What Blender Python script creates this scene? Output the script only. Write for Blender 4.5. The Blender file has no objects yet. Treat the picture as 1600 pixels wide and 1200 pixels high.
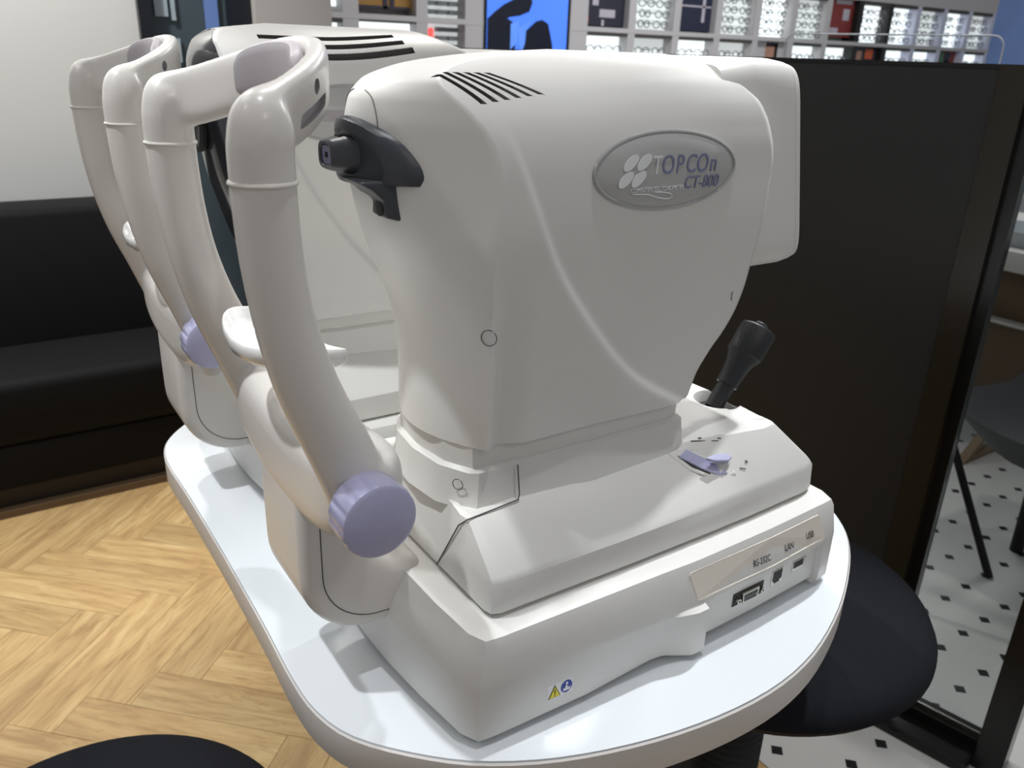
import bpy, bmesh, math, random
import numpy as np
from mathutils import Vector, Matrix
random.seed(7)
S = bpy.context.scene
COL = S.collection

# ------------------------------------------------------------------ camera
F_PX, PITCH, ROLL, YAW = 1280.8, 0.3834, 0.0342, 0.9709
CAM = Vector((-0.2329, -0.3861, 0.46))
hd = Vector((math.cos(YAW), math.sin(YAW), 0)); zz = Vector((0, 0, 1))
fw = math.cos(PITCH) * hd - math.sin(PITCH) * zz
rt = fw.cross(zz).normalized(); up = rt.cross(fw)
r2 = math.cos(ROLL) * rt + math.sin(ROLL) * up
u2 = -math.sin(ROLL) * rt + math.cos(ROLL) * up
cd = bpy.data.cameras.new('camera'); cam = bpy.data.objects.new('camera', cd); COL.objects.link(cam)
cam.matrix_world = Matrix(((r2.x, u2.x, -fw.x, CAM.x), (r2.y, u2.y, -fw.y, CAM.y), (r2.z, u2.z, -fw.z, CAM.z), (0, 0, 0, 1)))
cd.sensor_fit = 'HORIZONTAL'; cd.sensor_width = 36; cd.lens = F_PX / 1600 * 36
cd.clip_start = .02; cd.clip_end = 60
cd.dof.use_dof = True; cd.dof.focus_distance = .62; cd.dof.aperture_fstop = 13
S.camera = cam

# ------------------------------------------------------------------ world, lamps, exposure
w = bpy.data.worlds.new('shop_ambient'); S.world = w; w.use_nodes = True
bg = w.node_tree.nodes['Background']; bg.inputs[0].default_value = (.93, .96, 1, 1); bg.inputs[1].default_value = .27
S.view_settings.view_transform = 'Standard'; S.view_settings.look = 'None'
S.view_settings.exposure = 0; S.view_settings.gamma = 1; S.view_settings.use_curve_mapping = False

FLOOR = -.72          # z = 0 is the table top
def spot_lamp(x, y, z, power, size=.12, target=None, col=(1, .97, .93), cone=100):
    l = bpy.data.lights.new('ceiling_or_fill_spot', 'SPOT'); o = bpy.data.objects.new('ceiling_or_fill_spot', l); COL.objects.link(o)  # ceiling spots, plus the added fill lamps noted below
    l.energy = power; l.shadow_soft_size = size; l.spot_size = math.radians(cone); l.spot_blend = .5; l.color = col
    o.location = (x, y, z)
    d = Vector(target if target else (x, y, -1)) - Vector((x, y, z))
    o.rotation_euler = d.to_track_quat('-Z', 'Y').to_euler()
    return o
spot_lamp(-.25, 1.75, 1.95, 72, .03, (.1, .3, .1), cone=80)
spot_lamp(1.0, 1.45, 1.95, 55, .03, (.3, .2, .1), cone=80)
spot_lamp(-.75, .45, 2.05, 112, .03, (-.06, .27, 0), cone=19, col=(.95, .98, 1))
spot_lamp(.50, .95, 2.05, 32, .04, (.13, .13, .46), cone=17, col=(.95, .98, 1))  # added lamp, only lifts the top of the near head
spot_lamp(1.1, .25, 2.05, 135, .03, (.40, -.03, 0), cone=22, col=(.95, .98, 1))
spot_lamp(.12, -.12, 2.05, 42, .03, (.06, -.06, 0), cone=26, col=(.97, .98, 1))  # added front lamp, brings out the side ridge and slide slope
spot_lamp(-1.5, .1, 1.95, 12, .05, (0, .1, .1), cone=80, col=(1, .90, .80))  # added warm fill for the front faces
spot_lamp(.3, -1.9, 1.95, 16, .12, (.2, .2, .1), cone=80, col=(1, .88, .78))
spot_lamp(2.2, .4, 1.95, 40, .05)
spot_lamp(-.7, 1.3, 1.95, 24, .05, cone=60)
spot_lamp(-.5, 1.75, 2.0, 175, .06, (-.4, 2.47, .4), cone=90)  # added washer that brightens the white wall
def area(x, y, z, sx, sy, power, col=(1, 1, 1)):
    l = bpy.data.lights.new('soft_fill_area', 'AREA'); o = bpy.data.objects.new('soft_fill_area', l); COL.objects.link(o)  # unseen area light, added for fill and soft highlights
    l.shape = 'RECTANGLE'; l.size = sx; l.size_y = sy; l.energy = power; l.color = col; o.location = (x, y, z)
area(3.5, 2.2, 2.05, 2.4, .6, 70)
area(-1.0, 1.4, 2.05, .6, 1.6, 10)

# ------------------------------------------------------------------ materials
def lin(c): return tuple((v / 12.92 if v <= .04045 else ((v + .055) / 1.055) ** 2.4) for v in c)
def mat(name, rgb, rough=.45, metal=0., var=.05, scale=12., bump=0., bscale=200., spec=.5, coat=0., emit=0., alpha=None, trans=0., ior=1.45):
    m = bpy.data.materials.new(name); m.use_nodes = True
    nt = m.node_tree; b = nt.nodes['Principled BSDF']
    c = lin(rgb)
    tc = nt.nodes.new('ShaderNodeTexCoord'); n = nt.nodes.new('ShaderNodeTexNoise'); n.inputs['Scale'].default_value = scale; n.inputs['Detail'].default_value = 3
    nt.links.new(tc.outputs['Object'], n.inputs['Vector'])
    mx = nt.nodes.new('ShaderNodeMix'); mx.data_type = 'RGBA'
    mx.inputs[6].default_value = (*[v * (1 - var) for v in c], 1); mx.inputs[7].default_value = (*[min(1, v * (1 + var)) for v in c], 1)
    nt.links.new(n.outputs['Fac'], mx.inputs[0]); nt.links.new(mx.outputs[2], b.inputs['Base Color'])
    b.inputs['Roughness'].default_value = rough; b.inputs['Metallic'].default_value = metal
    b.inputs['Specular IOR Level'].default_value = spec; b.inputs['Coat Weight'].default_value = coat; b.inputs['Coat Roughness'].default_value = .08
    b.inputs['Transmission Weight'].default_value = trans; b.inputs['IOR'].default_value = ior
    if emit:
        nt.links.new(mx.outputs[2], b.inputs['Emission Color']); b.inputs['Emission Strength'].default_value = emit
    if bump:
        n2 = nt.nodes.new('ShaderNodeTexNoise'); n2.inputs['Scale'].default_value = bscale; n2.inputs['Detail'].default_value = 2
        nt.links.new(tc.outputs['Object'], n2.inputs['Vector'])
        bp = nt.nodes.new('ShaderNodeBump'); bp.inputs['Strength'].default_value = bump; bp.inputs['Distance'].default_value = .001
        nt.links.new(n2.outputs['Fac'], bp.inputs['Height']); nt.links.new(bp.outputs['Normal'], b.inputs['Normal'])
    return m
M = {}
M['white'] = mat('white_plastic', (.875, .87, .855), .38, var=.012, scale=9, bump=.04, bscale=900)
M['post'] = mat('warm_white_plastic', (.865, .85, .83), .3, var=.012, scale=9, coat=.12)
M['gloss'] = mat('glossy_white_plastic', (.90, .90, .89), .14, var=.01, coat=.3)
M['table'] = mat('white_laminate', (.885, .905, .92), .16, var=.012, scale=3)
M['edge'] = mat('white_edge_band', (.86, .845, .83), .4, var=.02, scale=6)
M['dark'] = mat('charcoal_satin_plastic', (.25, .26, .28), .30, var=.06, scale=400, bump=.15, bscale=1500)
M['black'] = mat('black_rubber', (.09, .09, .095), .55, var=.1)
M['stick'] = mat('satin_black_plastic', (.155, .16, .17), .38, var=.08)
M['slot'] = mat('dark_grey_vent', (.27, .26, .25), .7)
M['gap'] = mat('shadow_gap_grey', (.36, .35, .345), .7)
M['purple'] = mat('lilac_plastic', (.70, .70, .825), .25, var=.03, scale=30, coat=.35)
M['pad'] = mat('grey_silicone_pad', (.655, .635, .65), .5, var=.03, scale=30)
M['lens'] = mat('violet_lens', (.26, .24, .42), .12, var=.05)
M['silver'] = mat('silver_print', (.90, .91, .91), .3, metal=.0, var=.04, scale=60)
M['lilacprint'] = mat('mirror_blue_print', (.52, .54, .66), .25, metal=.5, var=.12, scale=90)
M['ring'] = mat('clear_acrylic_rim', (.66, .66, .66), .1, var=.03, coat=.6)
M['badge'] = mat('grey_badge_face', (.70, .70, .695), .12, var=.02, coat=.5)
M['cream'] = mat('cream_label', (.88, .855, .81), .4, var=.02)
M['ink'] = mat('dark_ink', (.22, .21, .21), .6)
M['metal'] = mat('nickel_metal', (.72, .71, .68), .25, metal=1., var=.05)
M['yellow'] = mat('warning_yellow', (.92, .87, .18), .45)
M['blue'] = mat('mandatory_blue', (.16, .24, .62), .45)
M['sticker'] = mat('sticker_white', (.93, .93, .93), .4)
M['fabric'] = mat('black_wool_fabric', (.115, .12, .14), .95, var=.55, scale=900, bump=.6, bscale=900, spec=.15)
M['sofa'] = mat('black_sofa_fabric', (.05, .05, .057), .75, var=.2, scale=60, bump=.2, bscale=700, spec=.25)
M['plinth'] = mat('dark_brown_plinth', (.17, .145, .12), .6, var=.1)
M['trim'] = mat('brown_trim', (.42, .34, .25), .6, var=.1)
M['wall'] = mat('white_wall_paint', (.83, .835, .83), .7, var=.015, scale=3)
M['greywall'] = mat('grey_wall_paint', (.69, .68, .67), .7, var=.02, scale=3)
M['shelf'] = mat('grey_shelf_panel', (.72, .71, .715), .6, var=.02, scale=3)
M['shelfcool'] = mat('cool_white_shelf_panel', (.77, .78, .86), .6, var=.02, scale=3)
M['panelblack'] = mat('black_partition_laminate', (.09, .09, .092), .45, var=.08, scale=2)
M['frameblack'] = mat('black_lacquered_frame', (.07, .066, .06), .22, var=.1, scale=3)
M['framebrown'] = mat('dark_bronze_frame', (.135, .115, .08), .25, var=.15, scale=2)
M['glass'] = mat('tinted_glass', (.76, .775, .77), .02, var=.0, trans=1., ior=1.02)
M['tile'] = mat('white_floor_tile', (.80, .80, .795), .32, var=.025, scale=5)
M['dot'] = mat('black_floor_tile', (.13, .13, .14), .35, var=.12, scale=60)
M['box'] = mat('lit_display_box', (.93, .96, .97), .5, var=.03, scale=6, emit=1.25)
M['boxdim'] = mat('dim_display_box', (.80, .82, .82), .5, var=.05, scale=6, emit=.75)
M['tvblue'] = mat('blue_screen', (.27, .45, .86), .3, var=.12, scale=1.5, emit=.85)
M['tvdark'] = mat('dark_screen_print', (.05, .07, .15), .4, var=.2, scale=6)
M['tvmid'] = mat('blue_grey_screen_print', (.34, .52, .86), .4, var=.2, scale=9, emit=.6)
M['posterdark'] = mat('dark_poster', (.18, .18, .24), .5, var=.25, scale=3)
M['posternavy'] = mat('navy_poster', (.15, .17, .25), .5, var=.15, scale=3)
M['posterred'] = mat('red_poster', (.50, .20, .19), .5, var=.3, scale=6)
M['posterochre'] = mat('ochre_poster', (.62, .46, .22), .5, var=.3, scale=3)
M['posterprint'] = mat('pale_poster_print', (.72, .70, .74), .5, var=.15, scale=12)
M['orange'] = mat('orange_poster_print', (.75, .35, .22), .5, var=.2, scale=12)
M['skin'] = mat('tan_poster_print', (.66, .5, .43), .5, var=.2, scale=12)
M['green'] = mat('green_poster_print', (.25, .45, .36), .5, var=.2)
M['frame_dark'] = mat('dark_eyeglass_frame', (.46, .47, .48), .35, var=.3, scale=30)
M['cabglass'] = mat('blue_grey_cabinet_glass', (.27, .32, .35), .1, var=.35, scale=2.5)
M['cabcard'] = mat('pale_blue_card', (.62, .68, .72), .4, var=.12, scale=6)
M['tvframe'] = mat('navy_black_frame', (.10, .11, .14), .35, var=.1)
M['woodleg'] = mat('pale_wood_leg', (.52, .44, .34), .5, var=.12, scale=12)
M['brown'] = mat('brown_veneer_panel', (.40, .33, .25), .45, var=.12, scale=4)
M['shell'] = mat('grey_chair_shell', (.32, .32, .33), .5, var=.06)
M['redlamp'] = mat('red_lit_tube', (.95, .35, .33), .4, emit=1.0)
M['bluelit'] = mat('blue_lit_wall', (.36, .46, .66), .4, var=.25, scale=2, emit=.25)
M['bluebanner'] = mat('blue_banner', (.22, .42, .80), .4, var=.15, emit=.5)
M['teal'] = mat('pale_green_light', (.72, .9, .8), .4, emit=.8)

def wood(name):
    m = bpy.data.materials.new(name); m.use_nodes = True; nt = m.node_tree; b = nt.nodes['Principled BSDF']
    tc = nt.nodes.new('ShaderNodeTexCoord'); oi = nt.nodes.new('ShaderNodeObjectInfo')
    ad = nt.nodes.new('ShaderNodeVectorMath'); ad.operation = 'ADD'
    sc = nt.nodes.new('ShaderNodeVectorMath'); sc.operation = 'SCALE'; sc.inputs['Scale'].default_value = 37
    cb = nt.nodes.new('ShaderNodeCombineXYZ')
    for k in 'XYZ': nt.links.new(oi.outputs['Random'], cb.inputs[k])
    nt.links.new(cb.outputs[0], sc.inputs[0]); nt.links.new(tc.outputs['Object'], ad.inputs[0]); nt.links.new(sc.outputs[0], ad.inputs[1])
    mp = nt.nodes.new('ShaderNodeMapping'); mp.inputs['Scale'].default_value = (2.2, 15, 1); nt.links.new(ad.outputs[0], mp.inputs[0])
    n1 = nt.nodes.new('ShaderNodeTexNoise'); n1.inputs['Scale'].default_value = 1.4; n1.inputs['Detail'].default_value = 5; n1.inputs['Distortion'].default_value = 1.6
    nt.links.new(mp.outputs[0], n1.inputs['Vector'])
    wv = nt.nodes.new('ShaderNodeTexNoise'); wv.inputs['Scale'].default_value = 3.2; wv.inputs['Detail'].default_value = 8; wv.inputs['Distortion'].default_value = 2.5
    nt.links.new(mp.outputs[0], wv.inputs['Vector'])
    rp = nt.nodes.new('ShaderNodeValToRGB'); e = rp.color_ramp.elements
    e[0].position = .3; e[0].color = (*lin((.665, .54, .365)), 1); e[1].position = .72; e[1].color = (*lin((.815, .71, .515)), 1)
    x = rp.color_ramp.elements.new(.5); x.color = (*lin((.75, .63, .435)), 1)
    nt.links.new(n1.outputs['Fac'], rp.inputs[0])
    rp2 = nt.nodes.new('ShaderNodeValToRGB'); rp2.color_ramp.elements[0].position = .36; rp2.color_ramp.elements[0].color = (.80, .76, .70, 1); rp2.color_ramp.elements[1].position = .5; rp2.color_ramp.elements[1].color = (1, 1, 1, 1)
    nt.links.new(wv.outputs['Fac'], rp2.inputs[0])
    mu = nt.nodes.new('ShaderNodeMix'); mu.data_type = 'RGBA'; mu.blend_type = 'MULTIPLY'; mu.inputs[0].default_value = .8
    nt.links.new(rp.outputs[0], mu.inputs[6]); nt.links.new(rp2.outputs[0], mu.inputs[7])
    hs = nt.nodes.new('ShaderNodeHueSaturation'); mr = nt.nodes.new('ShaderNodeMapRange'); mr.inputs[3].default_value = .88; mr.inputs[4].default_value = 1.08
    nt.links.new(oi.outputs['Random'], mr.inputs[0]); nt.links.new(mr.outputs[0], hs.inputs['Value']); nt.links.new(mu.outputs[2], hs.inputs['Color'])
    nt.links.new(hs.outputs[0], b.inputs['Base Color']); b.inputs['Roughness'].default_value = .5
    return m
M['wood'] = wood('pale_oak_plank')

# ------------------------------------------------------------------ helpers
def tag(o, label=None, cat=None, group=None, kind=None):
    if label: o['label'] = label
    if cat: o['category'] = cat
    if group: o['group'] = group
    if kind: o['kind'] = kind
    return o
def empty(name, loc):
    o = bpy.data.objects.new(name, None); COL.objects.link(o); o.location = loc; o.empty_display_size = .05
    return o
def mesh_from(name, V, Fc, mats, smooth=True, angle=32, weld=0, bevel=0, bseg=3, bangle=30):
    bm = bmesh.new(); vs = [bm.verts.new(v) for v in V]
    for f in Fc:
        try: bm.faces.new([vs[i] for i in f])
        except ValueError: pass
    if weld: bmesh.ops.remove_doubles(bm, verts=bm.verts, dist=weld)
    bmesh.ops.dissolve_degenerate(bm, edges=bm.edges, dist=1e-7)
    bmesh.ops.recalc_face_normals(bm, faces=bm.faces)
    if bevel:
        ed = [e for e in bm.edges if len(e.link_faces) == 2 and e.calc_face_angle(0) > math.radians(bangle)]
        bmesh.ops.bevel(bm, geom=ed, offset=bevel, segments=bseg, profile=.5, affect='EDGES', clamp_overlap=True)
    me = bpy.data.meshes.new(name); bm.to_mesh(me); bm.free()
    for m in (mats if isinstance(mats, (list, tuple)) else [mats]): me.materials.append(m)
    if smooth:
        me.polygons.foreach_set('use_smooth', [True] * len(me.polygons))
        me.set_sharp_from_angle(angle=math.radians(angle))
    return me
def obj(name, me, parent=None, loc=(0, 0, 0)):
    o = bpy.data.objects.new(name, me); COL.objects.link(o); o.location = loc
    if parent: o.parent = parent
    return o
def loft(rings, cap=(True, True), closed=True):
    n = len(rings[0]); V = [p for r in rings for p in r]; Fc = []
    for i in range(len(rings) - 1):
        for j in range(n if closed else n - 1):
            k = (j + 1) % n; Fc.append((i * n + j, i * n + k, (i + 1) * n + k, (i + 1) * n + j))
    if cap[0]: Fc.append(tuple(range(n - 1, -1, -1)))
    if cap[1]: Fc.append(tuple((len(rings) - 1) * n + j for j in range(n)))
    return V, Fc
def join(*parts):
    V = []; Fc = []
    for v, f in parts:
        o = len(V); V += list(v); Fc += [tuple(i + o for i in q) for q in f]
    return V, Fc
def box(x0, x1, y0, y1, z0, z1):
    V = [(x, y, z) for z in (z0, z1) for (x, y) in ((x0, y0), (x1, y0), (x1, y1), (x0, y1))]
    return V, [(3, 2, 1, 0), (4, 5, 6, 7), (0, 1, 5, 4), (1, 2, 6, 5), (2, 3, 7, 6), (3, 0, 4, 7)]
def catmull(P, n):
    P = np.array(P, float); seg = np.linalg.norm(np.diff(P, axis=0), axis=1) ** .5; t = np.concatenate([[0], np.cumsum(seg)])
    # natural C1 hermite
    d = np.zeros_like(P)
    for i in range(len(P)):
        a = max(i - 1, 0); b = min(i + 1, len(P) - 1); d[i] = (P[b] - P[a]) / (t[b] - t[a])
    out = []
    for u in np.linspace(0, t[-1], n):
        i = min(np.searchsorted(t, u, side='right') - 1, len(P) - 2); h = t[i + 1] - t[i]; s = (u - t[i]) / h
        out.append((2*s**3-3*s**2+1)*P[i] + (s**3-2*s**2+s)*h*d[i] + (-2*s**3+3*s**2)*P[i+1] + (s**3-s**2)*h*d[i+1])
    return np.array(out)
def superell(n, a, b, e=2.):
    r = []
    for i in range(n):
        t = 2 * math.pi * i / n; c, s = math.cos(t), math.sin(t)
        r.append((a * math.copysign(abs(c) ** (2 / e), c), b * math.copysign(abs(s) ** (2 / e), s)))
    return r
def sweep(P, sec, B0, start=0, n=24, cap=(True, True)):
    """sec(i) -> (half width across, half height along B, exponent); frames by parallel transport from index start"""
    P = [Vector(p) for p in P]; N = len(P)
    T = [(P[min(i + 1, N - 1)] - P[max(i - 1, 0)]).normalized() for i in range(N)]
    B = [None] * N; b = Vector(B0); b = (b - T[start] * b.dot(T[start])).normalized(); B[start] = b
    for rng in (range(start + 1, N), range(start - 1, -1, -1)):
        b = B[start].copy()
        for i in rng:
            b = (b - T[i] * b.dot(T[i])).normalized(); B[i] = b.copy()
    rings = []
    for i in range(N):
        A = T[i].cross(B[i]); a, h, e = sec(i)
        rings.append([P[i] + A * x + B[i] * y for x, y in superell(n, a, h, e)])
    return loft(rings, cap)
def tube(P, r, n=8, B0=(0, 0, 1)):
    if abs((Vector(P[1]) - Vector(P[0])).normalized().dot(Vector(B0))) > .95: B0 = (1, 0.1, 0)
    return sweep(P, lambda i: (r, r, 2), B0, n=n)
def lathe(prof, n=32, axis=(0, 0, 1), origin=(0, 0, 0), mod=None):
    ax = Vector(axis).normalized(); q = Vector((0, 0, 1)).rotation_difference(ax); o = Vector(origin); rings = []
    for r, h in prof:
        ring = []
        for i in range(n):
            t = 2 * math.pi * i / n; rr = r * (mod(t, h) if mod else 1)
            ring.append(o + q @ Vector((rr * math.cos(t), rr * math.sin(t), h)))
        rings.append(ring)
    return loft(rings)
def prism(poly, axis, a0, a1):
    """poly in the two other axes (cyclic order kept), extruded along axis from a0 to a1"""
    def P(u, v, a): return {'x': (a, u, v), 'y': (u, a, v), 'z': (u, v, a)}[axis]
    return loft([[P(u, v, a0) for u, v in poly], [P(u, v, a1) for u, v in poly]])
def boolean(o, cutter_me, mode='DIFFERENCE', angle=32):
    c = bpy.data.objects.new('cutter', cutter_me); COL.objects.link(c); bpy.context.view_layer.update(); c.matrix_world = o.matrix_world.copy()
    md = o.modifiers.new('cut', 'BOOLEAN'); md.object = c; md.operation = mode; md.solver = 'EXACT'
    try: md.material_mode = 'TRANSFER'
    except Exception: pass
    bpy.context.view_layer.update()
    dg = bpy.context.evaluated_depsgraph_get()
    me = bpy.data.meshes.new_from_object(o.evaluated_get(dg)); me.name = o.data.name
    o.modifiers.clear(); o.data = me; bpy.data.objects.remove(c)
    me.set_sharp_from_angle(angle=math.radians(angle))
def text_mesh(txt, size, name='lettering', mat_=None, extrude=.0002, shear=0., width=1.):
    cu = bpy.data.curves.new(name, 'FONT'); cu.body = txt; cu.size = size; cu.extrude = extrude; cu.align_x = 'CENTER'; cu.align_y = 'CENTER'; cu.shear = shear
    o = bpy.data.objects.new(name, cu); COL.objects.link(o); bpy.context.view_layer.update()
    me = bpy.data.meshes.new_from_object(o.evaluated_get(bpy.context.evaluated_depsgraph_get()))
    bpy.data.objects.remove(o); bpy.data.curves.remove(cu)
    for v in me.vertices: v.co.x *= width
    me.materials.clear(); me.materials.append(mat_); me.name = name
    return me
def sstep(a, b, x):
    t = np.clip((x - a) / (b - a), 0, 1); return t * t * (3 - 2 * t)
def structure(name, vf, m, **k):
    o = obj(name, mesh_from(name, *vf, m, **k)); o['kind'] = 'structure'; return o

# ------------------------------------------------------------------ setting: floors, walls
fl = structure('floor', box(-2.4, .80, -1.4, 3.9, FLOOR - .03, FLOOR - .006), mat('brown_subfloor', (.55, .45, .32), .8), smooth=False)
ft = structure('floor_tiled', box(.80, 8.6, -1.4, 3.99, FLOOR - .03, FLOOR), M['tile'], smooth=False)
W_, L_ = .0935, .418
R2 = math.sqrt(.5)
def clip(poly, ax, lim, sign):
    out = []
    for i in range(len(poly)):
        a, b = poly[i - 1], poly[i]; da, db = sign * (a[ax] - lim), sign * (b[ax] - lim)
        if (da <= 0) != (db <= 0):
            t = da / (da - db); out.append((a[0] + t * (b[0] - a[0]), a[1] + t * (b[1] - a[1])))
        if db <= 0: out.append(b)
    return out
orig = (-.331, 1.085)      # lower left corner of one plank
cnt = 0
def plank(a0, a1, b0, b1, turn):
    global cnt
    g = .0003
    ab = [(a0 + g, b0 + g), (a1 - g, b0 + g), (a1 - g, b1 - g), (a0 + g, b1 - g)]
    poly = [(orig[0] + (a - b) * R2, orig[1] + (a + b) * R2) for a, b in ab]
    for ax, lim, sg in ((0, .798, 1), (0, -1.05, -1), (1, 2.52, 1), (1, -.3, -1)): 
        poly = clip(poly, ax, lim, sg)
        if len(poly) < 3: return
    area_ = abs(sum(poly[i - 1][0] * poly[i][1] - poly[i][0] * poly[i - 1][1] for i in range(len(poly)))) / 2
    if area_ < .0008: return
    cx = sum(p[0] for p in poly) / len(poly); cy = sum(p[1] for p in poly) / len(poly)
    an = math.pi / 4 + (math.pi / 2 if turn else 0); c, s = math.cos(-an), math.sin(-an)
    loc = [((x - cx) * c - (y - cy) * s, (x - cx) * s + (y - cy) * c) for x, y in poly]
    n = len(loc); ins = [(x * .9985, y * .994) for x, y in loc]
    V, Fc = loft([[(x, y, -.006) for x, y in loc], [(x, y, -.0006) for x, y in loc], [(x, y, 0) for x, y in ins]], cap=(False, True))
    o = obj('plank', mesh_from('plank', V, Fc, M['wood'], smooth=False), fl, (cx, cy, FLOOR)); o.rotation_euler.z = an; cnt += 1
for row in range(-4, 4):
    for k in range(-22, 23):
        a = k * W_ + row * L_; b = -k * W_ + row * L_ 
        plank(a, a + L_, b - W_, b, False)
        plank(a + L_, a + L_ + W_, b - W_, b - W_ + L_, True)
# small black tiles of the white floor
dv = .0195 * R2
dme = mesh_from('tile', *loft([[(dv * 1, 0, -.001), (0, dv, -.001), (-dv, 0, -.001), (0, -dv, -.001)], [(dv, 0, .0004), (0, dv, .0004), (-dv, 0, .0004), (0, -dv, .0004)]], cap=(False, True)), M['dot'], smooth=False)
for i in range(20):
    for j in range(-2, 13):
        x = .845 + .0905 * i; y = .187 + .0942 * j
        if 1.06 < x < 1.16 and .0 < y < .3: continue
        d_ = obj('tile', dme, ft, (x, y, FLOOR)); d_.rotation_euler.z = 0
# walls
structure('wall_left', box(-2.4, .318, 2.47, 2.6, FLOOR, 2.1), M['wall'], smooth=False)
structure('wall_pier', box(.655, .905, 2.40, 3.9, FLOOR, 2.1), M['greywall'], smooth=False)
structure('trim_1', box(-2.2, .31, 1.888, 1.918, FLOOR, FLOOR + .02), M['trim'], smooth=False)

# framed cabinet between wall and pier
cab = empty('glass_cabinet', (.485, 2.5, FLOOR)); tag(cab, 'black framed glass cabinet door between white wall and grey pier', 'cabinet')
def child(name, vf, m, par, base, **k):
    return obj(name, mesh_from(name, [Vector(v) - base for v in vf[0]], vf[1], m, **k), par)
cb_ = Vector(cab.location)
child('frame', join(box(.318, .352, 2.44, 2.5, FLOOR, 2.0), box(.588, .652, 2.44, 2.5, FLOOR, 2.0), box(.352, .588, 2.44, 2.5, 1.94, 2.0), box(.352, .588, 2.44, 2.5, FLOOR, FLOOR + .06)), M['tvframe'], cab, cb_, smooth=False)
child('back_panel', box(.352, .588, 2.49, 2.5, FLOOR + .06, 1.94), M['cabglass'], cab, cb_, smooth=False)
for (x0, x1, z0, z1, m) in ((.372, .41, .53, .70, 'cabcard'), (.363, .405, .40, .475, 'cabcard'), (.42, .432, .52, .7, 'cabcard'), (.427, .437, .40, .47, 'cabcard'), (.52, .56, .46, .75, 'bluelit')):
    child('card', box(x0, x1, 2.478, 2.486, z0, z1), M[m], cab, cb_, smooth=False)

# sofa
so = empty('sofa', (-.6, 2.2, FLOOR)); tag(so, 'long black upholstered bench sofa against the white wall', 'sofa'); sb = Vector(so.location)
child('seat', box(-2.2, .31, 1.88, 2.3, -.52, -.345), M['sofa'], so, sb, bevel=.03, bseg=4)
child('base', box(-2.2, .31, 1.90, 2.3, -.645, -.52), M['sofa'], so, sb, bevel=.008)
child('backrest', prism([(2.18, -.36), (2.25, .015), (2.44, .015), (2.46, -.36)], 'x', -2.2, .31), M['sofa'], so, sb, bevel=.02)
child('plinth', box(-2.2, .31, 1.92, 2.42, FLOOR, -.645), M['plinth'], so, sb, smooth=False)

# ------------------------------------------------------------------ shelf wall with lit displays
SY = 4.0
structure('wall_back', box(.905, 6.40, SY + .12, SY + .25, FLOOR, 2.1), M['shelf'], smooth=False)
structure('wall_back_cool', box(6.40, 7.98, SY + .12, SY + .25, FLOOR, 2.1), M['shelfcool'], smooth=False)
sb_ = box
# the grid board in front of the wall is built as uprights and rails
rails_l = structure('wall_grid_left', join(*[box(.905, 2.484, SY - .002, SY + .118, z0, z1) for z0, z1 in ((.602, .630), (.93, 1.2), (FLOOR, .20))]), M['shelf'], smooth=False)
rails_r = structure('wall_grid_right', join(*[box(3.101, 7.98, SY - .002, SY + .118, z0, z1) for z0, z1 in ((.602, .630), (.93, 1.2), (FLOOR, .20))]), M['shelf'], smooth=False)
ups = [(.905, 1.53), (1.62, 1.71), (2.05, 2.12), (2.36, 2.484), (3.101, 3.245)]
xs = 3.245
cols = []
while xs < 7.9:
    cols.append((xs, xs + .335)); xs += .3955
for i, (a, b) in enumerate(cols[:-1]): ups.append((b, cols[i + 1][0]))
ups.append((cols[-1][1], 7.98))
for a, b in ups:
    u_ = obj('upright', mesh_from('upright', *box(a, b, SY, SY + .12, .20, .93), M['panelblack'] if 5.9 < a < 6.37 else M['shelfcool'] if a > 6.3 else M['shelf'], smooth=False), rails_l if a < 2.5 else rails_r)

def eyeglass_mesh():
    parts = []
    for sx in (-1, 1):
        pts = [(sx * .033 + .026 * math.cos(t), 0, .021 * math.sin(t)) for t in np.linspace(0, 2 * math.pi, 15)]
        parts.append(tube(pts, .0042, 5, (0, 1, 0)))
        parts.append(tube([(sx * .058, 0, .008), (sx * .062, .05, .006), (sx * .062, .1, -.002)], .003, 5))
    parts.append(tube([(-.009, 0, .006), (0, 0, .010), (.009, 0, .006)], .0035, 5))
    return mesh_from('eyeglasses', *join(*parts), M['frame_dark'])
egm = eyeglass_mesh()
boxes = [('upper', 1), ('lower', 0)]
posters_up = {0: 'posterdark', 2: 'posternavy', 6: 'posterred'}
posters_lo = {4: 'face', 7: 'mixed', 10: 'redgreen'}
names_col = ['first', 'second', 'third', 'fourth', 'fifth', 'sixth', 'seventh', 'eighth', 'ninth', 'tenth', 'eleventh', 'twelfth']
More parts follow.
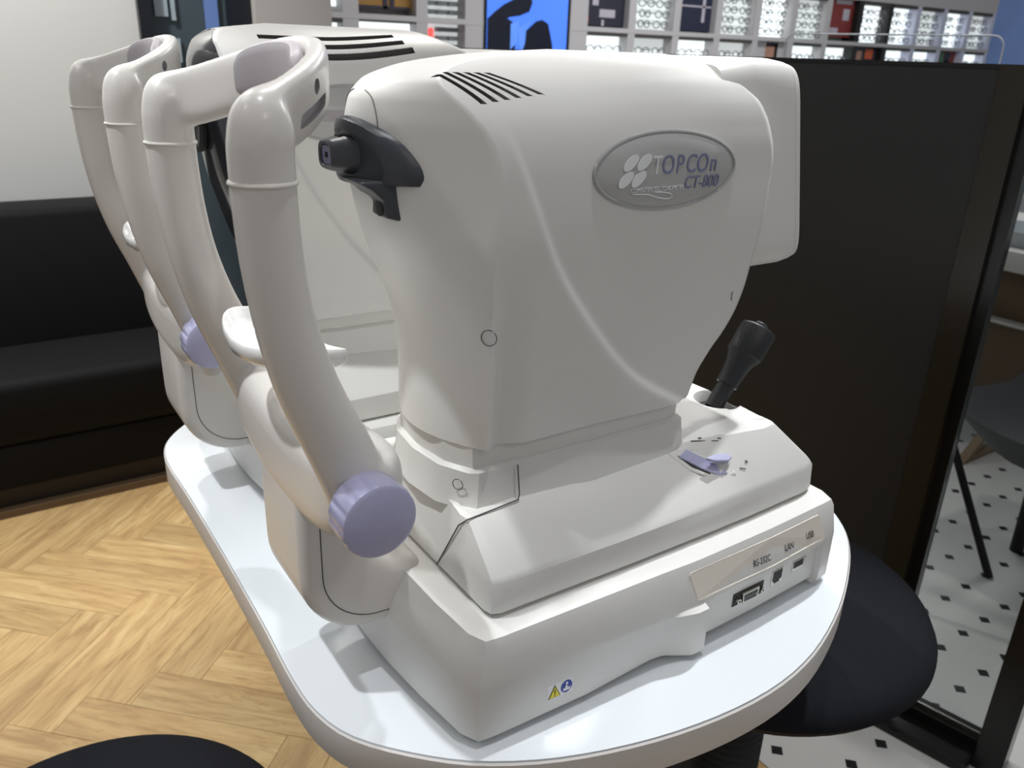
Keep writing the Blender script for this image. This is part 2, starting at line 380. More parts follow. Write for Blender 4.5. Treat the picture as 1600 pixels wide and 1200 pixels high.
def display(a, b, z0, z1, lab, dim=False, rows=4, strip=True, glasses=True, grp='lit eyewear display boxes on the back wall'):
    t = empty('display_box', ((a + b) / 2, SY + .1, z0)); tag(t, lab, 'display box', grp); o_ = Vector(t.location)
    child('light_panel', box(a, b, SY + .085, SY + .095, z0, z1), M['boxdim' if dim else 'box'], t, o_, smooth=False)
    if strip: child('valance', box(a, b, SY + .0, SY + .085, z1 - .02, z1), M['slot'], t, o_, smooth=False)
    h = (z1 - z0 - .04) / rows
    for r_ in range(rows):
        if rows > 1 and r_: child('ledge', box(a + .01, b - .01, SY + .05, SY + .085, z0 + r_ * h - .004, z0 + r_ * h), M['boxdim'], t, o_, smooth=False)
        if glasses:
            for q, gx in enumerate((a + (b - a) * .27, a + (b - a) * .73)):
                e_ = obj('eyeglasses', egm, None, (gx + random.uniform(-.01, .01), SY + .022, z0 + r_ * h + .03)); e_.rotation_euler.z = random.uniform(-.25, .25)
                nm = {4: ['bottom', 'third', 'second', 'top'], 3: ['bottom', 'middle', 'top'], 2: ['lower', 'upper'], 1: ['only']}[rows][r_]
                where = 'upper-row box, ' + lab.split(', ')[-1] if 'upper row' in lab else 'lower-row box, ' + lab.split(', ')[-1] if 'lower row' in lab else 'box below the ochre poster'
                tag(e_, ('right' if q else 'left') + ' eyeglasses on the ' + nm + ' ledge of the ' + where, 'eyeglasses', 'eyeglasses in the lit display boxes')
def poster(a, b, z0, z1, m, lab, extra):
    t = empty('poster', ((a + b) / 2, SY + .06, z0)); tag(t, lab, 'poster'); o_ = Vector(t.location)
    child('print', box(a, b, SY + .05, SY + .07, z0, z1), M[m], t, o_, smooth=False)
    for (u0, u1, v0, v1, mm) in extra:
        child('motif', box(a + u0 * (b - a), a + u1 * (b - a), SY + .046, SY + .05, z0 + v0 * (z1 - z0), z0 + v1 * (z1 - z0)), M[mm], t, o_, smooth=False)
for i, (a, b) in enumerate(cols):
    if i in posters_up:
        if i == 0: poster(a, b, .64, .93, 'posterdark', 'dark poster with pale lettering right of the blue screen', [(.38, .76, .17, .33, 'posterprint'), (.2, .34, .4, 1, 'posterprint'), (.62, .7, .6, .7, 'orange'), (.02, .12, .05, .2, 'orange'), (.44, .5, .0, .12, 'posterprint')])
        elif i == 2: poster(a, b, .64, .93, 'posternavy', 'navy poster crossed by a thin pale line', [(.05, .97, .52, .555, 'posterprint'), (.72, .80, .2, .72, 'posterprint')])
        else: poster(a, b, .66, .93, 'posterred', 'red poster with white tilted card beside black framed display', [(.2, .5, .08, .24, 'posterprint'), (.62, .85, .45, .75, 'posterprint'), (.3, .9, .88, .98, 'posterprint')])
    else:
        display(a, b, .635, .925, 'lit eyewear display box in the upper row, %s from the blue screen' % names_col[i], dim=(i in (1, 3, 5, 9, 11)), rows=4)
    if i in posters_lo:
        k = posters_lo[i]
        if k == 'face': poster(a, b, .3, .598, 'shelf', 'pale portrait poster in the lower row above the white monitor', [(.45, .8, .55, .93, 'skin'), (.46, .84, .9, .985, 'posterdark'), (.74, .84, .6, .95, 'posterdark'), (.42, .6, .5, .62, 'posterdark')])
        elif k == 'mixed': poster(a, b, .3, .598, 'posterdark', 'brown mottled poster in the lower row above the black partition', [(.1, .4, .6, .9, 'skin'), (.55, .85, .7, .95, 'orange')])
        else: poster(a, b, .3, .598, 'posterred', 'red and green poster in the lower row above the partition', [(.28, .45, 0, .97, 'green'), (.5, .75, .3, .97, 'posternavy'), (.55, .7, .5, .75, 'skin')])
    else:
        display(a, b, .30, .60, 'lit eyewear display box in the lower row, %s from the blue screen' % names_col[i], dim=(i in (1, 3)), rows=3)
display(1.53, 1.62, .30, .60, 'narrow lit display box beside the grey pier', rows=1, glasses=False)
display(1.53, 1.62, .66, .93, 'narrow lit display box beside the grey pier, upper row', rows=1, glasses=False)
display(1.71, 2.05, .30, .612, 'lit eyewear display box below the ochre poster', rows=2)
poster(1.71, 2.05, .66, .93, 'posterochre', 'ochre poster with dark stripes left of the blue screen', [(.48, .56, 0, 1, 'posterdark'), (.6, .68, .05, .8, 'posterdark'), (.05, .95, .0, .05, 'posterdark')])
# rack of dark boxes and a red light between poster and screen
rk = empty('eyewear_rack', (2.24, SY + .1, .3)); tag(rk, 'tall narrow rack of dark eyewear left of the blue screen', 'rack'); ro = Vector(rk.location)
child('back_panel', box(2.12, 2.36, SY + .09, SY + .1, .3, .93), M['boxdim'], rk, ro, smooth=False)
for r_ in range(9):
    for c_ in range(3):
        if r_ in (0, 1, 2) and c_ == 0: continue
        child('frame_row', box(2.135 + c_ * .075, 2.135 + c_ * .075 + .058, SY + .05, SY + .09, .47 + r_ * .045, .47 + r_ * .045 + .024), M['frame_dark'], rk, ro, smooth=False)
rl = obj('red_light', mesh_from('red_light', *lathe([(.004, 0), (.016, .01), (.016, .065), (.004, .075)], 12), M['redlamp']), None, (2.165, SY + .05, .505))
tag(rl, 'small red lit tube in the eyewear rack', 'light')
# blue screen
tv = empty('screen', (2.79, SY + .05, .3)); tag(tv, 'large blue advertising screen showing a person in a dark hat', 'screen'); to = Vector(tv.location)
child('bezel', box(2.485, 3.10, SY - .01, SY + .05, .2, 1.1), M['tvframe'], tv, to, smooth=False)
child('display', box(2.497, 3.075, SY - .014, SY - .01, .215, 1.085), M['tvblue'], tv, to, smooth=False)
def flat(name, pts, m, y):
    child(name, prism(pts, 'y', y - .001, y), M[m], tv, to, smooth=False)
flat('hat', [(2.50, .56), (2.50, .64), (2.55, .68), (2.61, .72), (2.70, .76), (2.80, .77), (2.81, .74), (2.79, .69), (2.72, .665), (2.65, .655), (2.58, .60)], 'tvdark', SY - .015)
flat('hair', [(2.50, .3), (2.50, .57), (2.57, .60), (2.64, .645), (2.69, .62), (2.70, .55), (2.69, .45), (2.72, .3)], 'tvdark', SY - .0155)
flat('jacket', [(2.73, .3), (2.75, .50), (2.77, .585), (2.84, .64), (2.885, .65), (2.93, .63), (2.965, .52), (3.0, .3)], 'tvdark', SY - .016)
flat('hand', [(2.71, .60), (2.72, .51), (2.745, .47), (2.765, .52), (2.77, .59), (2.83, .665), (2.80, .64), (2.74, .615)], 'tvmid', SY - .0165)
flat('face', [(2.66, .62), (2.72, .64), (2.71, .52), (2.66, .48)], 'tvmid', SY - .0158)
# blue lit end of the shop
structure('wall_end', box(7.98, 9.5, SY + .3, SY + .4, FLOOR, 2.1), M['bluelit'], smooth=False)
bn = obj('banner', mesh_from('banner', *box(8.06, 8.24, SY + .285, SY + .301, .50, .78), M['bluebanner'], smooth=False)); tag(bn, 'bright blue banner at the far right end of the shop', 'banner')

# ------------------------------------------------------------------ partition, glass panel
PD = Vector((-.21, .98, 0)).normalized(); PN = Vector((PD.y, -PD.x, 0)); PO = Vector((1.093, .296, 0))
def pbox(s0, s1, n0, n1, z0, z1):
    V, Fc = box(s0, s1, n0, n1, z0, z1)
    return [PO + PD * v[0] + PN * v[1] + Vector((0, 0, v[2])) for v in V], Fc
pt = empty('partition', PO + PD * .6 + Vector((0, 0, FLOOR))); tag(pt, 'tall solid black partition panel behind the joystick', 'partition'); po = Vector(pt.location)
child('panel', pbox(.002, 1.5, -.0, .045, FLOOR, .462), M['panelblack'], pt, po, smooth=False)
child('cap_rail', pbox(.0, 1.5, -.002, .047, .462, .468), M['frameblack'], pt, po, smooth=False)
gd = empty('glazed_door', PO - PD * .14 + Vector((0, 0, FLOOR))); tag(gd, 'black framed glazed door at the right of the solid partition', 'glass door'); go = Vector(gd.location)
child('stile', pbox(-.042, 0, -.006, .045, FLOOR, .468), M['framebrown'], gd, go, smooth=False)
child('stile', pbox(-.062, -.042, .01, .04, FLOOR, .43), M['frameblack'], gd, go, smooth=False)
child('stile', pbox(-.275, -.228, -.02, .045, FLOOR, .468), M['frameblack'], gd, go, smooth=False)
child('top_rail', pbox(-.228, -.042, -.006, .045, .43, .468), M['frameblack'], gd, go, smooth=False)
child('bottom_rail', pbox(-.228, -.0, -.055, .045, FLOOR, FLOOR + .022), M['frameblack'], gd, go, bevel=.003)
child('bottom_rail', pbox(-.228, -.042, .0, .04, FLOOR + .022, FLOOR + .042), M['frameblack'], gd, go, smooth=False)
child('glazing_bead', pbox(-.228, -.062, .012, .016, FLOOR + .042, FLOOR + .05), M['metal'], gd, go, smooth=False)
child('pane', pbox(-.228, -.062, .02, .024, FLOOR + .042, .43), M['glass'], gd, go, smooth=False)
# clear screen standing behind the partition
ag = empty('acrylic_screen', PO + PN * .35 + PD * .3 + Vector((0, 0, .3))); tag(ag, 'clear acrylic screen with rounded corner above the partition', 'screen'); ao = Vector(ag.location)
def arc_rect(s0, s1, z0, z1, r):
    P = [(s0, z0)]
    P += [(s0 + r - r * math.cos(t), z1 - r + r * math.sin(t)) for t in np.linspace(0, math.pi / 2, 6)]
    P += [(s1 - r + r * math.sin(t), z1 - r + r * math.cos(t)) for t in np.linspace(0, math.pi / 2, 6)]
    return P + [(s1, z0)]
def pw(s, n, z): return PO + PD * s + PN * n + Vector((0, 0, z))
ar = arc_rect(.10, .53, .30, .518, .02)
child('pane', loft([[pw(s, .35, z) for s, z in ar], [pw(s, .353, z) for s, z in ar]]), mat('clear_acrylic', (.97, .98, .98), .02, var=0, trans=1., ior=1.02), ag, ao, smooth=False)
for s0_ in (.14, .49): child('stand', tube([pw(s0_, .352, .32), pw(s0_, .352, FLOOR)], .008, 8), M['metal'], ag, ao)
child('polished_edge', tube([pw(s, .3515, z) for s, z in ar], .0016, 6), mat('acrylic_edge', (.78, .8, .83), .2), ag, ao)

# things beyond the glass
wt = empty('white_table', (2.75, 1.35, FLOOR)); tag(wt, 'white table with brown veneer panel seen through the glass', 'table'); wo = Vector(wt.location)
child('tabletop', box(2.42, 3.2, .45, 2.2, -.115, -.05), M['edge'], wt, wo, bevel=.006)
child('panel', box(2.50, 2.53, .5, 2.1, FLOOR + .10, -.115), M['brown'], wt, wo, smooth=False)
child('shelf', box(2.46, 2.9, .5, 2.1, -.29, -.28), M['edge'], wt, wo, smooth=False)
for y0 in (.74, 1.9):
    child('leg', prism([(2.30, FLOOR), (2.335, FLOOR), (2.50, FLOOR + .13), (2.47, FLOOR + .13)], 'y', y0, y0 + .03), M['woodleg'], wt, wo, bevel=.003)
    child('leg', prism([(2.62, FLOOR), (2.66, FLOOR), (2.55, FLOOR + .13), (2.52, FLOOR + .13)], 'y', y0, y0 + .03), M['woodleg'], wt, wo, bevel=.003)
    child('stretcher', box(2.34, 2.64, y0, y0 + .03, FLOOR, FLOOR + .022), M['woodleg'], wt, wo, bevel=.003)
tr = obj('glass_tray', mesh_from('glass_tray', *loft([[(x, y, 0) for x, y in superell(20, .1, .12, 4)], [(x, y, .05) for x, y in superell(20, .12, .14, 4)], [(x, y, .05) for x, y in superell(20, .112, .132, 4)], [(x, y, .006) for x, y in superell(20, .094, .112, 4)]]), mat('clear_tray_plastic', (.75, .78, .8), .15, var=.1, scale=40)), None, (2.58, .83, -.05))
tag(tr, 'clear shallow tray of small items on the white table', 'tray')
bt = obj('blue_bottle', mesh_from('blue_bottle', *lathe([(.022, 0), (.026, .01), (.026, .08), (.018, .1), (.011, .11), (.011, .135), (.004, .137)], 20), mat('blue_translucent_plastic', (.38, .44, .62), .2)), None, (2.56, .79, .0)); 
bt.location.z = -.044; tag(bt, 'small blue bottle standing in the clear tray', 'bottle')
ch = empty('shell_chair', (1.95, .43, FLOOR)); tag(ch, 'grey shell chair on black legs just beyond the glass panel', 'chair'); co = Vector(ch.location)
sh = []
for i in range(15):
    a = i / 14; row = []
    # profile from front lip over the seat and up the back
    px_, pz_ = catmull([(0, -.30), (.05, -.285), (.20, -.30), (.34, -.30), (.42, -.22), (.46, -.05), (.48, .06)], 15)[i]
    for j in range(11):
        b = j / 10 * 2 - 1; wd_ = .21 * (1 - .10 * a)
        row.append((1.74 + px_ - .05 * abs(b) ** 3 * (a > .6), .36 + b * wd_, pz_ - .05 + .045 * abs(b) ** 2.5 - (.075 * (1 - b * b) if .05 < a < .62 else 0)))
    sh.append(row)
Vs = [p for r in sh for p in r] + [(p[0] + .004, p[1], p[2] - .010) for r in sh for p in r]; Fs = []; nv = 165
for i in range(14):
    for j in range(10):
        q = (i * 11 + j, i * 11 + j + 1, (i + 1) * 11 + j + 1, (i + 1) * 11 + j); Fs.append(q); Fs.append(tuple(nv + k for k in q[::-1]))
for i in range(10):
    for e_ in ((i, i + 1), (154 + i, 155 + i)): Fs.append((e_[0], e_[1], e_[1] + nv, e_[0] + nv))
for i in range(14):
    for e_ in ((i * 11, i * 11 + 11), (i * 11 + 10, i * 11 + 21)): Fs.append((e_[0], e_[1], e_[1] + nv, e_[0] + nv))
child('shell', (Vs, Fs), M['shell'], ch, co, angle=60)
for (x, y, fx, fy, r_) in ((1.83, .60, 1.748, .365, .010), (1.94, .40, 1.938, .393, .017), (2.05, .30, 2.12, .18, .010), (1.88, .28, 1.80, .15, .010)):
    child('leg', tube([(x, y, -.40), (fx, fy, FLOOR)], r_, 12), M['black'], ch, co)

# ------------------------------------------------------------------ table
half = [(-.080, .33), (-.081, .20), (-.083, .126), (-.080, .083), (-.067, .046), (-.035, .007), (.003, -.025), (.06, -.054), (.138, -.076), (.219, -.084), (.289, -.076), (.361, -.051), (.424, -.018), (.478, .020), (.512, .06), (.54, .12), (.552, .2), (.555, .33)]
sm = catmull(half, 70)
outl = [(p[0], p[1]) for p in sm] + [(p[0], .66 - p[1]) for p in sm[-2:0:-1]]
tb = empty('instrument_table', (.24, .33, FLOOR)); tag(tb, 'white rounded instrument table carrying the two instruments', 'table'); tbo = Vector(tb.location)
def scaled(k): 
    return [(x + (-.0) + (0.237 - x) * k, y + (.33 - y) * k) for x, y in outl]
def ring(k, z): return [(x, y, z) for x, y in scaled(k)]
child('tabletop', loft([ring(.004, -.0022), ring(.005, 0)], cap=(False, True)), M['table'], tb, tbo, angle=20)
child('edge_band', loft([ring(.012, -.033), ring(.003, -.033), ring(0, -.031), ring(0, -.0025), ring(.0035, -.0012)], cap=(True, False)), M['edge'], tb, tbo, angle=40)
child('column', box(.16, .32, .27, .39, FLOOR + .05, -.033), M['black'], tb, tbo, bevel=.01)
child('foot', box(.02, .76, .285, .375, FLOOR, FLOOR + .05), M['black'], tb, tbo, bevel=.012)

# ------------------------------------------------------------------ stools
def stool(x, y, z, r, lab, ribs=True):
    t = empty('stool', (x, y, FLOOR)); tag(t, lab, 'stool', 'round black stools around the table'); h = z - FLOOR
    obj('seat', mesh_from('seat', *lathe([(r * .5, h - .045), (r * .97, h - .043), (r, h - .036), (r * .997, h - .028), (r * .97, h - .016), (r * .91, h - .007), (r * .8, h - .002), (r * .6, h), (.01, h)], 72), M['fabric']), t)
    obj('seat_rim', mesh_from('seat_rim', *lathe([(r * .4, h - .056), (r * .93, h - .056), (r * .955, h - .05), (r * .955, h - .043), (r * .4, h - .043)], 72), M['plinth']), t)
    prof = [(.03, .05)]; k = .08
    while k < h - .08: prof += [(.045, k), (.050, k + .005), (.045, k + .010)]; k += .0125
    prof += [(.05, h - .06)]
    obj('gaiter', mesh_from('gaiter', *lathe(prof, 28), M['black'], angle=60), t)
    obj('base', mesh_from('base', *lathe([(.15, 0), (.17, .004), (.165, .012), (.08, .03), (.04, .06)], 40), M['black']), t)
stool(.545, .178, -.17, .227, 'round black fabric stool tucked under the right end of the table')
stool(-.2527, .292, -.30, .213, 'round black fabric stool on the wood floor left of the table')

# ------------------------------------------------------------------ the two instruments
YC, YH, YB = .130, .122, .135      # chin rest, sliding head, fixed base
RX0 = Vector((.19, YB, 0))
class Inst:
    def __init__(s, name, loc, label):
        s.root = empty(name, loc); tag(s.root, label, 'eye instrument', 'eye test instruments on the white table')
    def part(s, name, vf, m, parent=None, lab=None, **k):
        o = obj(name, mesh_from(name, *vf, m, **k), parent or s.root)
        if not parent: o.location = -RX0
        if lab: o['label'] = lab
        return o
def pchip(x, tab):
    """smooth monotone interpolation through (x, y) pairs"""
    X = [t[0] for t in tab]; Y = [t[1] for t in tab]
    if x <= X[0]: return Y[0]
    if x >= X[-1]: return Y[-1]
    d = [(Y[i + 1] - Y[i]) / (X[i + 1] - X[i]) for i in range(len(X) - 1)]
    def m(i):
        if i == 0: return d[0]
        if i == len(X) - 1: return d[-1]
        if d[i - 1] * d[i] <= 0: return 0.
        return 2 * d[i - 1] * d[i] / (d[i - 1] + d[i])
    i = next(k for k in range(len(X) - 1) if x <= X[k + 1]); h = X[i + 1] - X[i]; t = (x - X[i]) / h
    return (2*t**3-3*t**2+1)*Y[i] + (t**3-2*t**2+t)*h*m(i) + (-2*t**3+3*t**2)*Y[i+1] + (t**3-t**2)*h*m(i+1)
def sym(half_, z=None, c=None):
    """half outline (x, v[, z]) with v>=0 from front centre to back centre -> closed ring"""
    c = YH if c is None else c
    near = [(p[0], c - p[1], p[2] if len(p) > 2 else z) for p in half_]
    far = [(p[0], c + p[1], p[2] if len(p) > 2 else z) for p in half_[::-1] if p[1] > 1e-6]
    return near + far

def head_mesh(prof, xf, cf, xb, bulge, ridge, dx=0., pw_=2., recess=True, ztop_fade=.395):
    zs_ = prof[-1][1] - .4635
    P = catmull(prof, 150); rows = []
    rdg = sorted((z, x) for x, z in ridge)
    for v, z in P:
        v = max(v, 0)
        f0, c0, b0, u0 = pchip(z, xf), pchip(z, cf), pchip(z, xb), pchip(z, bulge)
        X0 = lambda q: f0 + c0 * (abs(q) / .09) ** pw_
        X1 = lambda q: b0 + u0 * (1 - min(1, abs(q) / .077) ** 2.2)
        pts = [(X0(v * k), v * k) for k in np.linspace(0, 1, 28)]
        xs_ = np.linspace(X0(v), X1(v), 124)
        xr = pchip(z, rdg); sl = (pchip(z + .004, rdg) - pchip(z - .004, rdg)) / .008
        nn = 1 / math.sqrt(1 + sl * sl); fade = float(1 - sstep(ztop_fade, ztop_fade + .03, z))
        vb_ = pchip(z, [(.35, .076), (.40, .0765), (.4165 + zs_, .0745), (.4295 + zs_, .0715), (.4415 + zs_, .065), (.4525 + zs_, .051), (.4605 + zs_, .029), (.4635 + zs_, 0)]) if z > .36 else v
        for x in xs_[1:]:
            # lower-left field stands proud of the upper-right field
            dd = (x - xr) * nn
            off = .0055 * (1 - float(sstep(-.0035, .0035, dd))) * fade * float(sstep(0, .03, x - xs_[0])) * (1 - .6 * float(sstep(-.004, -.05, dd)))
            if recess: off -= .0065 * (1 - float(sstep(.060, .084, x))) * float(1 - sstep(.27, .34, z)) * float(sstep(.0, .012, x - xs_[0]))
            edge = float(1 - sstep(0, .006, xs_[-1] - x)) * .003
            ve = v + max(0, vb_ - v) * float(sstep(.10, .26, x))
            pts.append((x, max(0, ve + (off - edge) * min(1, v / .05))))
        vend = pts[-1][1]
        pts += [(X1(vend * k), vend * k) for k in np.linspace(1, 0, 12)[1:]]
        rows.append([(x + dx, YH - q, z) for x, q in pts] + [(x + dx, YH + q, z) for x, q in pts[-2:0:-1]])
    return loft(rows, cap=(True, False))

HR = {}
def headrest_mesh(vfs):
    """posts, band and yoke fused into one smooth moulding"""
    if 'm' not in HR:
        o = obj('headrest_frame', mesh_from('headrest_frame', *join(*vfs), M['post']))
        md = o.modifiers.new('fuse', 'REMESH'); md.mode = 'VOXEL'; md.voxel_size = .0017; md.use_smooth_shade = True
        sm_ = o.modifiers.new('smooth', 'SMOOTH'); sm_.factor = .5; sm_.iterations = 9
        bpy.context.view_layer.update()
        me = bpy.data.meshes.new_from_object(o.evaluated_get(bpy.context.evaluated_depsgraph_get())); bpy.data.objects.remove(o)
        me.name = 'headrest_frame'
        if not len(me.materials): me.materials.append(M['post'])
        me.materials.append(M['pad'])
        me.polygons.foreach_set('use_smooth', [True] * len(me.polygons))
        HR['m'] = me
    return HR['m']
def chinrest(I):
    HS = .099
    pieces = []
    # posts with rounded tops
    line = [(-.046, .17), (-.056, .20), (-.069, .236), (-.0855, .277), (-.0955, .313), (-.1005, .345), (-.1025, .372), (-.103, .395), (-.103, .412), (-.1025, .415)]
    for s_ in (-1, 1):
        P = [tuple(p) for p in catmull([(x, YC + s_ * HS, z) for x, z in line], 44)]
        top = [(-.1022 + .0165 * (1 - math.cos(t)) * .12, YC + s_ * (HS - .003 * (1 - math.cos(t))), .415 + .0225 * math.sin(t)) for t in np.linspace(.15, math.pi / 2, 9)]
        PP = P + top; n1 = len(P)
        def sec(i):
            z = PP[i][2]; low = float(1 - sstep(.2, .34, z))
            r_ = .0163 + .0035 * low
            if i >= n1:
                t = .15 + (math.pi / 2 - .15) * (i - n1) / 8; r_ *= max(.05, math.cos(t) ** .62)
            return r_, r_, 2.2
        pieces.append(sweep(PP, sec, (1, 0, 0), n=32))
        I.part('seam_ring', lathe([(.0162, -.0013), (.0172, -.001), (.0176, 0), (.0172, .001), (.0162, .0013)], 32, origin=(-.103, YC + s_ * HS, .396)), M['post'], lab='thin raised seam around the post')
    # forehead band
    hb_ = [(-.106, HS + .001, .4220), (-.098, HS - .004, .4235), (-.084, HS - .014, .4275), (-.068, HS - .029, .4340), (-.053, HS - .050, .4410), (-.044, HS - .075, .4462), (-.0415, 0, .4475)]
    c3 = [(x, YC - v, z) for x, v, z in hb_]; c3 += [(x, YC + v, z) for x, v, z in hb_[-2::-1]]
    B = catmull(c3, 97)
    def bsec(i):
        k = abs(i - 48) / 48; e_ = float(sstep(.74, .97, k))
        return .0068 + .0060 * e_, .0185 - .003 * float(sstep(.93, 1, k)), 3.6 - 1.2 * e_
    pieces.append(sweep([tuple(p) for p in B], bsec, (0, 0, 1), start=48, n=36))
    # yoke
    rings = []
    for v in np.linspace(-.120, .120, 41):
        q = abs(v) / .120; e = max(.02, 1 - q ** 7) ** .5
        rings.append([(-.050 - .004 * q * q + a, YC + v, .212 - .024 * (1 - q * q) + b) for a, b in superell(32, (.0285 - .002 * q * q) * e, (.0375 - .006 * q * q) * e, 3.3)])
    pieces.append(loft(rings))
    fresh = 'm' not in HR
    band = obj('headrest_frame', headrest_mesh(pieces), I.root, -RX0)
    # socket hole and slot on the outer side of the band
    for sd in (-1, 1):
        i0 = 48 + sd * 27; p0 = Vector(B[i0]); tg = (Vector(B[i0 + 1]) - Vector(B[i0 - 1])).normalized(); nr = tg.cross(Vector((0, 0, 1)))
        if nr.x < 0: nr = -nr
        q_ = Vector((0, 0, 1)).rotation_difference(nr)
        hole = lathe([(.0042, -.002), (.0042, .02)], 20, nr, p0 + Vector((0, 0, .0065)) + nr * .0035)
        if sd < 0 and fresh: boolean(band, mesh_from('cutter', *hole, [M['pad']], smooth=False))
        sl_ = []
        for d_ in (-.0015, .02):
            sl_.append([p0 + tg * (a * 1.0) + Vector((0, 0, -.0055 + b)) + nr * (.0035 + d_) for a, b in superell(24, .0190, .0042, 6)])
        if sd < 0 and fresh: boolean(band, mesh_from('cutter', *loft(sl_), [M['pad']], smooth=False))
    HR['m'] = band.data
    # forehead pad lining the band
    rings = []
    bv = [(p[1] - YC, p[0], p[2]) for p in B[20:77]]
    for v in np.linspace(-.056, .056, 37):
        xb_ = np.interp(v, [b[0] for b in bv], [b[1] for b in bv]); zb_ = np.interp(v, [b[0] for b in bv], [b[2] for b in bv])
        e = max(.04, 1 - (abs(v) / .0562) ** 10) ** .5
        rings.append([(xb_ - .0085 - .003 * e + a * e, YC + v, zb_ + .0005 + b) for a, b in superell(18, .0050, .0150 * e, 3.5)])
    I.part('forehead_pad', loft(rings), M['pad'], lab='grey silicone forehead pad')
    # housing below the yoke
    pl = [(-.0765, .185), (-.077, .13)] + [(-.077 + .055 * (1 - math.cos(t)), .102 - .056 * math.sin(t)) for t in np.linspace(0, math.pi / 2, 12)] + [(.02, .043), (.02, .094), (-.004, .098), (-.018, .108), (-.022, .125), (-.024, .185)]
    I.part('chin_housing', prism(pl, 'y', YC - .034, YC + .054), M['post'], bevel=.010, bseg=5, angle=40)
    yy = YC - .0341
    g = [(-.062, yy, .185), (-.0625, yy, .13)] + [(-.0625 + .046 * (1 - math.cos(t)), yy, .104 - .046 * math.sin(t)) for t in np.linspace(0, math.pi / 2, 12)] + [(.012, yy, .056)]
    I.part('housing_seam', tube(g, .00045, 6, (0, 1, 0)), M['gap'])
    I.part('bracket', box(.014, .03, YC - .06, YC + .07, .010, .080), M['white'], bevel=.004)
    # chin cup: shallow tray with a rim and a lip on each side
    def cup_ring(k, dz):
        rr = []
        for a, b in superell(72, .031 * k, .054 * k, 4.2):
            w_ = math.cos(b / .054 * math.pi / 2) ** 2
            rr.append((-.068 + a * (1 - .22 * w_ if a > 0 else 1 + .10 * w_) + .05 * (b ** 2) / .054, YC + b, .2745 + .008 * (b / .054) ** 2 - .16 * a + dz))
        return rr
    I.part('chin_cup', loft([cup_ring(.4, -.011), cup_ring(.85, -.0085), cup_ring(.97, -.0055), cup_ring(1, -.002), cup_ring(.995, .0025), cup_ring(.97, .004), cup_ring(.93, .0033), cup_ring(.87, -.001), cup_ring(.7, -.0040), cup_ring(.4, -.0055), cup_ring(.02, -.006)]), M['gloss'], angle=60, lab='glossy white chin cup')
    I.part('cup_stem', lathe([(.011, .2), (.011, .245), (.016, .258)], 20, origin=(-.052, YC, 0)), M['post'])
    # height knob
    prof = [(.012, 0), (.0222, 0), (.0236, .002), (.0236, .020), (.0228, .0225), (.0205, .0238), (.004, .0238)]
    I.part('height_knob', lathe(prof, 112, (0, -1, 0), (-.0635, .013, .2075), mod=lambda t, h: 1 - (.045 * max(0, math.cos(t * 14)) ** 2 if .001 < h < .021 else 0)), M['purple'], angle=40, lab='fluted lilac height knob')

